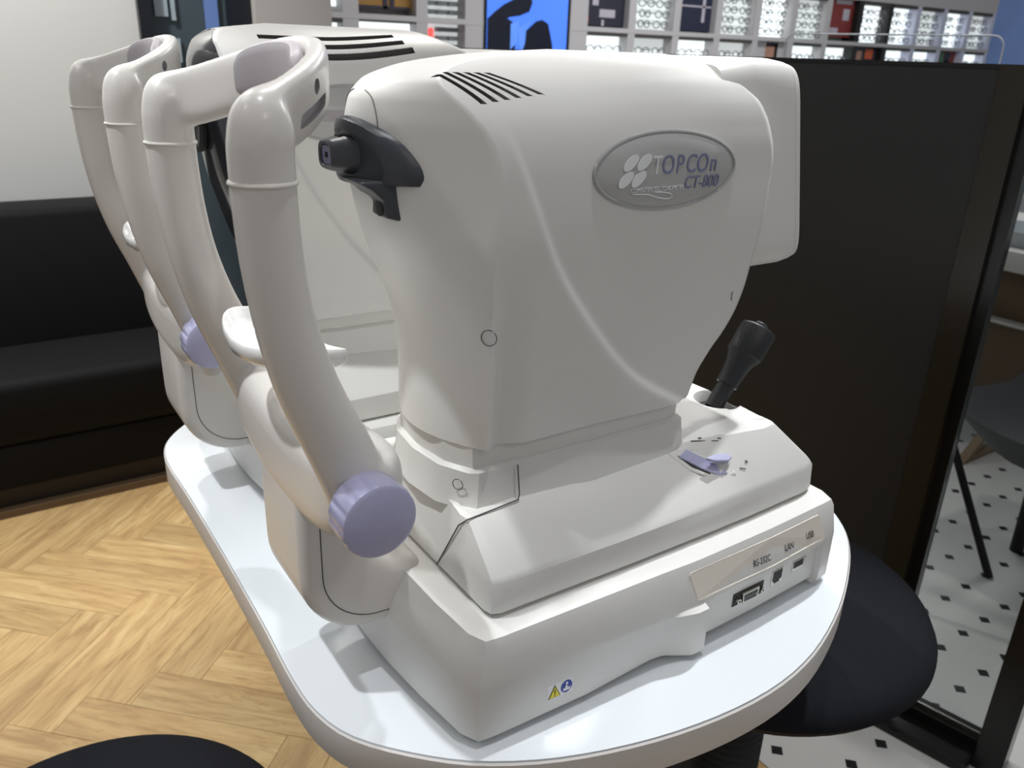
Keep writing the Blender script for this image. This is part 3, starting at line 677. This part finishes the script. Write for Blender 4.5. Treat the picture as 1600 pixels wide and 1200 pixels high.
def platform(I, front):
    # base with ports
    A = [(-.015, 0), (-.0135, .04), (-.009, .085), (-.002, .133), (.005, .1465), (.018, .148), (.10, .1505), (.135, .152), (.17, .1535), (.182, .155), (.190, .1575), (.203, .1610), (.215, .1608), (.217, .147), (.30, .145), (.378, .141), (.379, .148), (.396, .145), (.402, .13), (.404, 0)]
    LIP = [(.10, .151), (.135, .1523), (.17, .1535), (.182, .154), (.19, .1545), (.203, .155), (.215, .1553), (.217, .1553), (.30, .1535), (.378, .149), (.379, .149)]
    UP = [(.10, .1455), (.135, .1462), (.17, .147), (.182, .1473), (.19, .1475), (.203, .148), (.215, .1482), (.217, .1482), (.30, .1465), (.378, .1425), (.379, .1425)]
    def onto(tab): return [(x, dict(tab).get(x, v)) for x, v in A]
    lip = onto(LIP); lo_ = [(x, v - {.10: .0005, .135: .0035, .17: .0065, .182: .0065, .190: .004, .203: .0}.get(x, 0)) for x, v in A]
    up_ = [(x + (.006 + .012 * max(0, 1 - v / .15) if x < .03 else -.003 if x > .39 else 0), (dict(UP).get(x, v - .004 if v > .12 else v))) for x, v in A]
    rings = [sym([(x + (.2 - x) * .02, v * .985) for x, v in lo_], .004, YB), sym(lo_, .007, YB), sym(lo_, .038, YB), sym(A, .048, YB), sym(lip, .0505, YB), sym(lip, .0535, YB), sym(up_, .0815, YB), sym([(x + (.2 - x) * .01, v * .985) for x, v in up_], .0868, YB), sym([(x + (.2 - x) * .03, v * .955) for x, v in up_], .0885, YB)]
    base = I.part('base', loft(rings), M['white'], angle=28)
    for x in (.05, .36):
        for s_ in (-1, 1): I.part('rubber_foot', lathe([(.012, 0), (.012, .006)], 16, origin=(x, YB + s_ * .11, 0)), M['black'])
    # cross slide
    def P3(l): return sym(l)
    A2 = [(.0255, 0), (.0255, .05), (.0255, .104), (.0275, .1105), (.034, .113), (.15, .1145), (.25, .114), (.30, .113), (.372, .110), (.384, .106), (.389, .098), (.391, 0)]
    r0 = [(x + (.2 - x) * .015, v * .985, .0905) for x, v in A2]; r1 = [(x, v, .093) for x, v in A2]; r2_ = [(x + (.2 - x) * .008, v * .992, .116) for x, v in A2]
    ztop = [.152, .152, .150, .150, .150, .151, .152, .160, .160, .160, .160, .160]
    Ct = [(.030, 0), (.030, .05), (.0285, .066), (.030, .073), (.036, .075), (.15, .064), (.248, .066), (.283, .083), (.325, .090), (.338, .088), (.343, .080), (.347, 0)]
    def mixr(a, b, t, dz): return [(p[0] + (q[0] - p[0]) * t, p[1] + (q[1] - p[1]) * t, p[2] + (q[2] - p[2]) * t + dz) for p, q in zip(a, b)]
    r4 = [(x, v, z) for (x, v), z in zip(Ct, ztop)]
    r3 = mixr(r2_, r4, .07, .0018); r35 = mixr(r2_, r4, .93, .0012)
    r5 = [(x + (.19 - x) * .03, v * .965, z + .0006) for (x, v), z in zip(Ct, ztop)]
    rr = [P3(r) for r in (r0, r1, r2_, r3, r35, r4, r5)]
    V, Fc = loft(rr, cap=(True, False)); n = len(rr[0]); o_ = (len(rr) - 1) * n; m_ = len(Ct)
    for i in range(1, m_ - 2):
        Fc.append((o_ + i, o_ + i + 1, o_ + n - i - 1, o_ + n - i))
    Fc.append((o_, o_ + 1, o_ + n - 1)); Fc.append((o_ + m_ - 2, o_ + m_ - 1, o_ + m_))
    sl = I.part('cross_slide', (V, Fc), M['white'], angle=26)
    I.part('slide_shadow_strip', join(box(.05, .37, YH - .105, YH + .105, .086, .092)), M['black'], smooth=False, lab='dark strip for the shade under the slide')  # black slab stands in for the shade between slide and base
    return base, sl

def instrument(kind, loc, label):
    I = Inst('tonometer' if kind == 1 else 'refractometer', loc, label)
    SL = [platform(I, True)[1]]; chinrest(I)
    # skirt of the column
    sk = [(.024, 0), (.028, .035), (.0395, .0575), (.046, .0620), (.075, .0625), (.082, .0648), (.15, .0665), (.235, .066), (.248, .062), (.255, .04), (.256, 0)]
    def inset(h_, d): return [(x + (d if x < .06 else -d if x > .2 else 0), max(0, v - (d if v > .06 else 0))) for x, v in h_]
    front_low = lambda h_, z: sym(h_, z)
    I.part('column_skirt', loft([sym(inset(sk, -.004), .148), sym(inset(sk, -.002), .156), sym(inset(sk, -.0005), .172), sym(sk, .177), sym(inset(sk, .003), .1795)]), M['white'], angle=30)
    I.part('column_neck', loft([sym(inset(sk, .004), .175), sym(inset(sk, .003), .206)]), M['white'], angle=30)
    if kind == 1:
        prof = [(.0670, .197), (.0685, .24), (.0725, .30), (.0760, .35), (.0762, .380), (.0745, .400), (.0700, .4165), (.0620, .4295), (.0500, .4415), (.034, .4525), (.017, .4605), (0, .4635)]
        xf = [(.19, .024), (.24, .024), (.27, .021), (.30, .012), (.325, .001), (.35, -.008), (.38, -.0145), (.415, -.0165), (.43, -.0135), (.4415, -.003), (.45, .022), (.458, .072), (.4635, .135)]
        cf = [(.19, .045), (.27, .046), (.30, .054), (.34, .072), (.38, .090), (.417, .095), (.43, .093), (.45, .06), (.464, 0)]
        xb = [(.19, .246), (.215, .250), (.235, .262), (.25, .275), (.27, .287), (.30, .296), (.35, .304), (.385, .304), (.412, .296), (.43, .284), (.445, .265), (.464, .235)]
        bulge = [(.19, .010), (.23, .03), (.28, .03), (.33, .01), (.464, .01)]
        ridge = [(.050, .44), (.055, .422), (.072, .379), (.095, .331), (.133, .28), (.181, .231), (.242, .194), (.26, .185)]
        dx = 0.
    else:
        prof = [(.0735, .197), (.0745, .24), (.0755, .30), (.0765, .35), (.0762, .395), (.0745, .416), (.0700, .432), (.0620, .445), (.0500, .4565), (.034, .467), (.017, .4755), (0, .4795)]
        xf = [(.19, .030), (.24, .026), (.275, .016), (.30, .008), (.345, -.004), (.415, -.012), (.44, -.012), (.46, -.006), (.472, .01), (.4795, .06)]
        cf = [(.19, .014), (.27, .018), (.31, .024), (.38, .03), (.45, .03), (.48, .02)]
        xb = [(.19, .246), (.215, .250), (.25, .275), (.30, .29), (.35, .298), (.40, .296), (.43, .286), (.45, .265), (.48, .20)]
        bulge = [(.19, .010), (.23, .03), (.28, .03), (.33, .01), (.464, .01)]
        ridge = [(.02, .44), (.035, .41), (.062, .346), (.09, .30), (.127, .255), (.18, .215), (.242, .194), (.26, .185)]
        dx = -.012
    hd_ = I.part('head', head_mesh(prof, xf, cf, xb, bulge, ridge, dx, recess=(kind == 1), ztop_fade=.395 if kind == 1 else .41), [M['white'], M['slot']], weld=1e-5, angle=55)
    # vent slots cut into the top
    parts = []
    if kind == 1:
        for i in range(6):
            xa, xe = .0190 + i * .0075, .0430 + i * .0092
            def topz(x, v):
                zt = np.interp(v, [0, .017, .034, .05, .062, .07], [.4635, .4605, .4525, .4415, .4295, .4165])
                for z_ in np.linspace(zt, .42, 60):
                    if pchip(z_, xf) + pchip(z_, cf) * (v / .09) ** 2 <= x: return z_
                return zt
            rr_ = []
            for k in np.linspace(0, 1, 9):
                x = xa + (xe - xa) * k; v = .0410 + (.061 - .001 * i - .0410) * k
                zt = topz(x, v)
                rr_.append([(x, YH - v, zt - .009), (x + .0046, YH - v, zt - .009), (x + .0046, YH - v, zt + .02), (x, YH - v, zt + .02)])
            parts.append(loft(rr_))
        V, Fq = join(*parts); sc = (V, Fq)
        cme = mesh_from('cutter', V, sc[1], [M['slot']], smooth=False)
    else:
        for i, (v0) in enumerate((.034, .0455, .0565)):
            ring_ = []
            x0_, x1_ = .03, .170 + i * .006
            zt = np.interp(v0, [0, .017, .034, .05, .062], [.4795, .4755, .467, .4565, .445]) - .001
            pp = [(x0_, YH - v0 - .003), (x1_, YH - v0 - .003), (x1_, YH - v0 + .003), (x0_, YH - v0 + .003)]
            parts.append(loft([[(x, y, zt - .008) for x, y in pp], [(x, y, .52) for x, y in pp]]))
        cme = mesh_from('cutter', *join(*parts), [M['slot']], smooth=False)
    boolean(hd_, cme, angle=55)
    # monitor
    rings = []
    zc_, hh = .380, .083
    MW = .066
    rings.append([(.252, YH + a, .3785 + b) for a, b in superell(48, .0615, .079, 9)])
    for X0_, tilt, ins_ in ((.300, .24, .0), (.330, .24, .0), (.3445, .24, .0015), (.3455, .24, .004)):
        rings.append([(X0_ + tilt * -(b), YH + a, zc_ + b) for a, b in superell(48, MW - ins_, hh - ins_, 9)])
    I.part('monitor', loft(rings), M['white'], angle=30)
    rings = []
    for X0_, tilt, ins_ in ((.3445, .24, .004), (.346, .24, .002), (.352, .24, .003), (.3545, .24, .008)):
        rings.append([(X0_ + tilt * -(b), YH + a, zc_ + b) for a, b in superell(48, MW - ins_, hh - ins_, 9)])
    mb = I.part('monitor_bezel', loft(rings), M['white'], angle=40)
    scr = [[(.3548 + .24 * -b + e_, YH + a, zc_ + b) for a, b in superell(32, .056, .06, 14)] for e_ in (-.001, .0004)]
    I.part('touch_screen', loft(scr), mat('dark_touch_screen', (.06, .06, .07), .15), smooth=False)
    # badge on the near side
    bx, bz = (.189, .387) if kind == 1 else (.103, .4)
    def bpt(a, b, d):
        v = np.interp(bz + b, [p[1] for p in prof], [p[0] for p in prof]); q_ = bz + b - prof[-1][1] + .4635
        v += max(0, np.interp(q_, [.35, .40, .4165, .4295], [.076, .0765, .0745, .0715]) - v) * float(sstep(.10, .26, bx + a)); return (bx + a, YH - v - d - .0006, bz + b)
    ell = superell(64, .0665, .0262, 2)
    fc = [[bpt(a * k, b * k, .0004 + dd) for a, b in ell] for k, dd in ((1, 0), (.93, .0012), (.6, .002), (.02, .0022))]
    bd = I.part('badge', loft(fc, cap=(False, True)), M['badge'], lab='oval clear badge')
    bd_ring = obj('badge_ring', mesh_from('badge_ring', *tube([bpt(a, b, .0006) for a, b in ell] + [bpt(*ell[0], .0006)], .0013, 8, (0, 1, 0)), M['ring']), bd)
    def letter(txt, size, x, z, m, shear=0, width=1., par=bd):
        me = text_mesh(txt, size, 'lettering', M[m], .0002, shear, width)
        o = obj('lettering', me, par, bpt(x - bx, z - bz, .0028)); o.rotation_euler = (math.radians(90), 0, 0); return o
    if kind == 1:
        x_ = bx - .013
        for i, ch_ in enumerate('TOPCOn'):
            letter(ch_, .0185, x_, bz + .0035, 'silver' if i == 0 else 'lilacprint', .06, .82); x_ += .0112 if i else .0105
        letter('CT-800', .0125, bx + .032, bz - .0095, 'lilacprint', .15, .9)
        letter('COMPUTERIZED TONOMETER', .0046, bx - .0105, bz - .0122, 'silver', 0, .80)
        for (px, pz, ang) in ((-.0365, .0075, .55), (-.0245, .0075, .55), (-.0405, -.0035, .55), (-.0290, -.0035, .55)):
            up_h = pz > 0; pts = []
            for a, b in superell(24, .0052, .0088, 2):
                xx = a + b * math.tan(ang) * .75; zz_ = b * .62
                pts.append((px + xx, (pz - .001) + zz_))
            lo = [bpt(q[0], q[1], .0025) for q in pts]; hi = [bpt(q[0], q[1], .003) for q in pts]
            o = obj('logo_petal', mesh_from('logo_petal', *loft([lo, hi]), M['silver']), bd)
        sw = [(-.034, -.0145), (-.020, -.0155), (-.008, -.0185), (.0, -.0195), (.004, -.018), (.002, -.016), (-.006, -.0145), (-.013, -.0142)]
        sw = catmull(sw, 24)
        obj('swoosh', mesh_from('swoosh', *tube([bpt(p[0], p[1], .0027) for p in sw], .0004, 5, (0, 1, 0)), M['silver']), bd)
    else:
        o = obj('lettering', mesh_from('lettering', *loft([[bpt(a, b, .0026) for a, b in ((-.03, -.006), (.03, -.006), (.03, .004), (-.03, .004))], [bpt(a, b, .003) for a, b in ((-.03, -.006), (.03, -.006), (.03, .004), (-.03, .004))]]), M['pad'], smooth=False), bd)
    # joystick
    J = Vector((.337, .099, .160)); jd = (Vector((.384, .101, .227)) - Vector((.335, .100, .160))).normalized()
    if kind == 1:
        boolean(SL[0], mesh_from('cutter', *lathe([(.0185, -.010), (.0212, -.002), (.0235, .0012), (.0255, .01)], 48, origin=(J.x, J.y, J.z)), [M['white']]))
        boolean(SL[0], mesh_from('cutter', *lathe([(.002, -.0034), (.010, -.0028), (.0165, -.0012), (.0205, .0016), (.024, .008)], 40, origin=(J.x + .001, J.y - .036, J.z)), [M['white']]))
    I.part('joystick_well', lathe([(.0182, -.0100), (.0182, -.0090), (.010, -.006), (.002, -.0055)], 36, origin=(J.x, J.y, J.z)), M['black'])
    js = I.part('joystick', lathe([(.0085, -.009), (.0085, .016), (.0105, .0165), (.0108, .026), (.0125, .040), (.0142, .044), (.0162, .049)], 36, jd, J), M['stick'], lab='black joystick')
    obj('grip', mesh_from('grip', *lathe([(.0150, .048), (.0168, .0495), (.0170, .051), (.0170, .077), (.0164, .0785), (.0120, .0802), (.0066, .0804)], 120, jd, J, mod=lambda t, h: 1 + (.02 * math.cos(t * 40) if .0505 < h < .0775 else 0)), M['stick'], angle=70), js)
    obj('button', mesh_from('button', *lathe([(.0062, .079), (.0062, .0832), (.0054, .0842), (.001, .0844)], 28, jd, J), M['dark']), js)
    if kind == 2: 
        # dark glass front
        rows = []
        for z in np.linspace(.262, .4725, 44):
            wv = np.interp(z, [.262, .275, .31, .36, .40, .43, .448, .458, .466, .4725], [.016, .034, .050, .062, .066, .064, .055, .045, .031, .010])
            xz = pchip(z, xf); cc = pchip(z, cf)
            rows.append([(xz + cc * (abs(q * wv) / .09) ** 2. + dx - .0012, YH + q * wv, z) for q in np.linspace(-1, 1, 25)])
        V, Fc = loft(rows, cap=(False, False), closed=False)
        I.part('dark_front', (V, Fc), mat('dark_glass_front', (.20, .205, .22), .12, var=.1, coat=.5), angle=60, lab='dark glass front panel')
        I.part('objective_lens', lathe([(.024, 0), (.025, .004), (.020, .006), (.014, .004), (.002, .003)], 36, (-1, 0, 0), (-.022, YH, .385)), M['black'])
        return I
    # ---------------- details only the near instrument shows
    # measuring head
    base_poly = [(-.0460, .381), (-.0480, .387), (-.045, .397), (-.0355, .4095), (-.020, .4175), (0, .4205), (.020, .4175), (.0355, .4095), (.045, .397), (.0480, .386), (.0460, .381), (.028, .3795), (0, .379), (-.028, .3795)]
    bp_ = [(p[0], p[1]) for p in catmull(base_poly + base_poly[:1], 57)[:-1]]
    def hp(k, X, kz=None): 
        kz = k if kz is None else kz
        return [(X + .026 * (abs(v * k) / .048) ** 2, YH + v * k, .394 + (z - .394) * kz) for v, z in bp_]
    I.part('measuring_hood', loft([hp(1.05, .010, 1.06), hp(1.05, -.0125, 1.06), hp(1.03, -.0140, 1.03)]), M['black'], angle=30, lab='black backing edge of the measuring head')
    I.part('measuring_head', loft([hp(1.0, .004), hp(1.0, -.0150), hp(.985, -.0195), hp(.93, -.0225), hp(.80, -.0235), hp(.72, -.0235), hp(.70, -.0205), hp(.3, -.0205)]), M['dark'], angle=30, lab='charcoal measuring head')
    nz = []
    for X, a, b, e in ((-.004, .0185, .0150, 2.6), (-.0265, .0180, .0146, 2.8), (-.0285, .0158, .0130, 3.0), (-.0445, .0112, .0092, 3.2), (-.046, .0103, .0083, 3.2), (-.0457, .0084, .0066, 3.2), (-.044, .0078, .0060, 3.2)):
        nz.append([(X + .0115, YH + q, .3970 + r_) for q, r_ in superell(40, a, b, e)])
    nzo = I.part('nozzle', loft(nz), M['dark'], angle=32, lab='charcoal air nozzle')
    obj('nozzle_lens', mesh_from('nozzle_lens', *loft([[(-.0325, YH + q, .3970 + r_) for q, r_ in superell(32, .0078, .0060, 3.2)], [(-.0333, YH + q, .3970 + r_) for q, r_ in superell(32, .0074, .0057, 3.2)]]), M['lens']), nzo)
    obj('nozzle_hole', mesh_from('nozzle_hole', *lathe([(.0018, 0), (.0018, .0006), (.0012, .0008)], 20, (-1, 0, 0), (-.0332, YH, .3970)), M['black']), nzo)
    obj('notch', mesh_from('notch', *box(-.026, -.021, YH - .004, YH + .003, .4072, .4090), M['black'], smooth=False), nzo)
    # bracket under the head
    br = [(-.022, .384), (.020, .384), (.0260, .371), (.0265, .3610), (.0215, .3595), (.0185, .3625), (.015, .3600), (.008, .3575), (-.003, .3605), (-.004, .371), (-.012, .378)]
    I.part('head_bracket', prism([(x - .006, z) for x, z in br], 'y', YH - .034, YH - .004), M['dark'], bevel=.002, lab='charcoal bracket below the measuring head')
    I.part('bracket_button', lathe([(.0056, 0), (.0056, .0006), (.0048, .0009)], 24, (-1, 0, 0), (-.0095, YH - .026, .3665)), M['black'])
    # parting lines
    I.part('parting_line', tube([(.0765, YH - .0668, .1785), (.0765, YH - .0672, .1765), (.0765, YH - .0705, .156), (.0745, YH - .072, .1522), (.0288, YH - .0748, .1506), (.0268, YH - .066, .1420), (.0254, YH - .036, .0915)], .0006, 6, (0, 1, .2)), M['gap'])
    for s_ in (-1, 1):
        pl_ = []
        for z in np.linspace(.400, .4415, 30):
            q_ = (-.009 - pchip(z, xf)) / pchip(z, cf)
            if q_ > 0: pl_.append((-.0092, YH + s_ * .09 * math.sqrt(q_), z + .0003))
        I.part('parting_line', tube(pl_, .00028, 6, (1, 0, 0)), M['gap'])
    # screw caps
    def capring(x, v, z, r_, nrm=(0, -1, 0)):
        q = Vector((0, 0, 1)).rotation_difference(Vector(nrm)); c_ = Vector((x, YH - v, z))
        pts = [c_ + q @ Vector((r_ * math.cos(t), r_ * math.sin(t), 0)) for t in np.linspace(0.2, 2 * math.pi, 25)]
        I.part('screw_cap', tube(pts, .00035, 5, nrm), M['gap'])
    capring(.0466, .0703, .283, .0055, Vector((-.77, -.63, 0)))
    capring(.0335, .0530, .1675, .0042, Vector((-.85, -.5, 0)))
    capring(.283, .0700, .282, .0045, Vector((.5, -.85, 0)))
    # lock lever
    def slopep(x, t, d):   # point on the near slope of the slide: t 0 at lower edge, 1 at upper crease
        lo = Vector((x, YH - .1130, .117)); vv = np.interp(x, [.15, .248, .283, .325], [.064, .066, .083, .090]); zt = np.interp(x, [.248, .283], [.152, .160])
        hi = Vector((x, YH - vv, zt)); n_ = Vector((0, -(zt - .117), .1130 - vv)).normalized()
        return lo + (hi - lo) * t + n_ * d
    pk = [(.229, .93), (.252, .97), (.275, .62), (.280, .35), (.262, .30), (.240, .60)]
    lp = I.part('lever_pocket', loft([[slopep(x, t, .0012) for x, t in pk], [slopep(x, t, .0018) for x, t in [(.2535 + (x - .2535) * .9, .64 + (t - .64) * .9) for x, t in pk]]]), M['white'], smooth=False)
    pk2 = [(.2535 + (x - .2535) * .72, .64 + (t - .64) * .72) for x, t in pk]
    obj('pocket_floor', mesh_from('pocket_floor', *loft([[slopep(x, t, .0018) for x, t in pk2], [slopep(x, t, .0022) for x, t in pk2]]), M['slot'], smooth=False), lp)
    lv = [(.236, .82), (.247, .90), (.263, .58), (.271, .40), (.262, .38), (.250, .56)]
    I.part('lock_lever', loft([[slopep(x, t, .002) for x, t in lv], [slopep(x, t, .0042) for x, t in lv]]), M['purple'], bevel=.0008, lab='lilac lock lever')
    tabp = [slopep(.262, .60, .006) + Vector((a, b * .5, .001 * c_)) for a, b, c_ in ((-.010, .004, 3), (.004, .006, 3), (.013, .002, 2), (.016, -.008, 0), (.008, -.014, 0), (-.004, -.006, 1))]
    I.part('lever_tab', loft([tabp, [p + Vector((0, -.0005, .003)) for p in tabp]]), M['purple'], bevel=.001)
    # printed marks near the lever
    def mark(name, pts, m, par=None, d=.0003): return I.part(name, loft([[slopep(x, t, d) for x, t in pts], [slopep(x, t, d + .0003) for x, t in pts]]), M[m], smooth=False)
    mark('print_mark', [(.256, 1.02), (.276, .93), (.276, .945), (.256, 1.035)], 'ink')
    mark('print_mark', [(.262, 1.04), (.2645, 1.03), (.2645, 1.05), (.262, 1.06)], 'gap')
    mark('print_mark', [(.276, .97), (.2785, .96), (.2785, .98), (.276, .99)], 'gap')
    mark('print_mark', [(.286, .42), (.292, .38), (.292, .395), (.286, .435)], 'ink')
    mark('print_mark', [(.294, .50), (.2965, .48), (.2965, .51), (.294, .53)], 'gap')
    # stickers on the operator slope
    def opp(u, v, d): # u: 0..1 up the slope from lower edge to plateau, v lateral
        lo = Vector((.384, YH - v, .118)); hi = Vector((.342, YH - v * .9, .1605)); n_ = Vector((.0425, 0, .042)).normalized(); return lo + (hi - lo) * u + n_ * d
    cpt = [opp(.66 + .17 * math.sin(t) , .070 + .0075 * math.cos(t), .001) for t in np.linspace(0, 2 * math.pi, 21)[:-1]]
    bs = I.part('mandatory_sticker', loft([cpt, [p + Vector((.0002, 0, .0003)) for p in cpt]]), M['blue'], smooth=False)
    tri = [opp(.62, .085, .001), opp(.28, .087, .001), opp(.34, .073, .001)]
    I.part('warning_sticker', loft([tri, [p + Vector((.0002, 0, .0003)) for p in tri]]), M['yellow'], smooth=False)
    fig = [opp(.60, .067, .0016), opp(.62, .074, .0016), opp(.72, .071, .0016), opp(.74, .068, .0016)]
    obj('pictogram', mesh_from('pictogram', *loft([fig, [p + Vector((.0002, 0, .0002)) for p in fig]]), M['sticker'], smooth=False), bs)
    # stickers on the base
    def side(x, z, d=.0002): 
        v = np.interp(x, [.018, .10, .17], [.148, .150, .147]); return (x, YB - v - d, z)
    st = I.part('warning_label', loft([[side(x, z, .0001) for x, z in ((.062, .018), (.085, .018), (.085, .031), (.062, .031))], [side(x, z, .0004) for x, z in ((.062, .018), (.085, .018), (.085, .031), (.062, .031))]]), M['sticker'], smooth=False, lab='small white warning label')
    def sub(name, pts, m, d=.0004): return obj(name, mesh_from(name, *loft([[side(x, z, d) for x, z in pts], [side(x, z, d + .00025) for x, z in pts]]), M[m], smooth=False), st)
    sub('triangle_border', [(.0630, .0187), (.0742, .0187), (.0686, .0303)], 'ink', .0004)
    sub('triangle', [(.0640, .0193), (.0732, .0193), (.0686, .0288)], 'yellow', .0007)
    sub('exclamation', [(.0683, .0222), (.0689, .0222), (.0691, .0262), (.0681, .0262)], 'ink', .001)
    sub('exclamation', [(.0682, .0203), (.0690, .0203), (.0690, .0212), (.0682, .0212)], 'ink', .001)
    sub('disc', [(.0794 + .0052 * math.cos(t), .0245 + .0056 * math.sin(t)) for t in np.linspace(0, 2 * math.pi, 25)[:-1]], 'blue')
    sub('reader', [(.0794 + .0011 * math.cos(t), .0275 + .0012 * math.sin(t)) for t in np.linspace(0, 2 * math.pi, 13)[:-1]], 'sticker', .0007)
    sub('reader', [(.0765, .0210), (.0822, .0210), (.0828, .0235), (.0800, .0228), (.0802, .0255), (.0782, .0255), (.0782, .0228), (.0765, .0238)], 'sticker', .0007)
    # port label and sockets
    def lab_(x, z, d):
        t = (z - .0535) / .028
        X_ = [.17, .19, .203, .217, .30, .378]
        v = np.interp(x, X_, [.1535, .1545, .155, .1553, .1535, .149]) * (1 - t) + np.interp(x, X_, [.147, .1475, .148, .1482, .1465, .1425]) * t
        return (x, YB - v - d, z)
    plq = [(.209, .0545), (.30, .0545), (.373, .0545), (.3765, .056), (.3685, .0785), (.366, .080), (.30, .080), (.201, .080), (.1995, .0785), (.2065, .056)]
    pl2 = I.part('port_label', loft([[lab_(x, z, -.0004) for x, z in plq], [lab_(x, z, .0007) for x, z in plq]]), M['cream'], smooth=False, lab='cream port label')
    for txt, x, z in (('RS-232C', .285, .064), ('LAN', .3225, .0645), ('USB', .353, .0655)):
        me = text_mesh(txt, .0088, 'lettering', M['ink'], .0001, 0, .68); o = obj('lettering', me, pl2, lab_(x, z, .0011)); o.rotation_euler = (math.radians(90 - 14), 0, -.03)
    def pv(x): return np.interp(x, [.217, .30, .378], [.147, .145, .141])
    def sock(name, x0, x1, z0, z1, m, d0=-.001, d1=.0008, par=None, **k):
        return I.part(name, loft([[(x, YB - pv(x) - d0, z) for x, z in ((x0, z0), (x1, z0), (x1, z1), (x0, z1))], [(x, YB - pv(x) - d1, z) for x, z in ((x0, z0), (x1, z0), (x1, z1), (x0, z1))]]), M[m], smooth=False, **k)
    sp = sock('serial_port', .262, .302, .021, .034, 'slot', d1=.0006, lab='nine pin serial port')
    dsh = [(.271, .0325), (.293, .0325), (.2915, .0225), (.2725, .0225)]
    obj('connector', mesh_from('connector', *loft([[(x, YB - pv(x) - .0005, z) for x, z in dsh], [(x, YB - pv(x) - .0035, z) for x, z in dsh]]), M['metal'], smooth=False), sp)
    dsi = [(x, .0275 + (z - .0275) * .72) for x, z in [(.282 + (x - .282) * .84, z) for x, z in dsh]]
    obj('connector_face', mesh_from('connector_face', *loft([[(x, YB - pv(x) - .0035, z) for x, z in dsi], [(x, YB - pv(x) - .0037, z) for x, z in dsi]]), mat('grey_connector', (.36, .36, .37), .5), smooth=False), sp)
    for k_ in range(9):
        px_, pz_ = (.2755 + k_ * .0033, .0295) if k_ < 5 else (.2770 + (k_ - 5) * .0033, .0258)
        obj('pin_hole', mesh_from('pin_hole', *lathe([(.0008, 0), (.0008, .0003)], 8, (0, -1, 0), (px_, YB - pv(px_) - .0037, pz_)), M['black'], smooth=False), sp)
    for px_ in (.2665, .2975):
        obj('jack_screw', mesh_from('jack_screw', *lathe([(.0025, 0), (.0025, .004), (.0012, .004), (.001, .002)], 6, (0, -1, 0), (px_, YB - pv(px_) - .0004, .0275)), M['metal'], smooth=False), sp)
    ln = sock('network_port', .3135, .3295, .0225, .0375, 'metal', d1=.0006, lab='network socket')
    obj('socket_opening', mesh_from('socket_opening', *loft([[(x, YB - pv(x) - .0006, z) for x, z in ((.3155, .0265), (.318, .0265), (.318, .0240), (.325, .0240), (.325, .0265), (.328, .0265), (.328, .0365), (.3155, .0365))], [(x, YB - pv(x) - .0009, z) for x, z in ((.3155, .0265), (.318, .0265), (.318, .0240), (.325, .0240), (.325, .0265), (.328, .0265), (.328, .0365), (.3155, .0365))]]), M['black'], smooth=False), ln)
    ub = sock('usb_port', .344, .3635, .0265, .0365, 'metal', d1=.0006, lab='usb socket')
    obj('socket_opening', mesh_from('socket_opening', *loft([[(x, YB - pv(x) - .0006, z) for x, z in ((.3458, .0290), (.3595, .0290), (.3595, .0352), (.3458, .0352))], [(x, YB - pv(x) - .0009, z) for x, z in ((.3458, .0290), (.3595, .0290), (.3595, .0352), (.3458, .0352))]]), M['black'], smooth=False), ub)
    return I

instrument(1, RX0, 'near white eye pressure instrument with charcoal nozzle and oval side badge')
instrument(2, RX0 + Vector((-.0, .352, 0)), 'far white eye instrument with dark glass front and three long top vents')
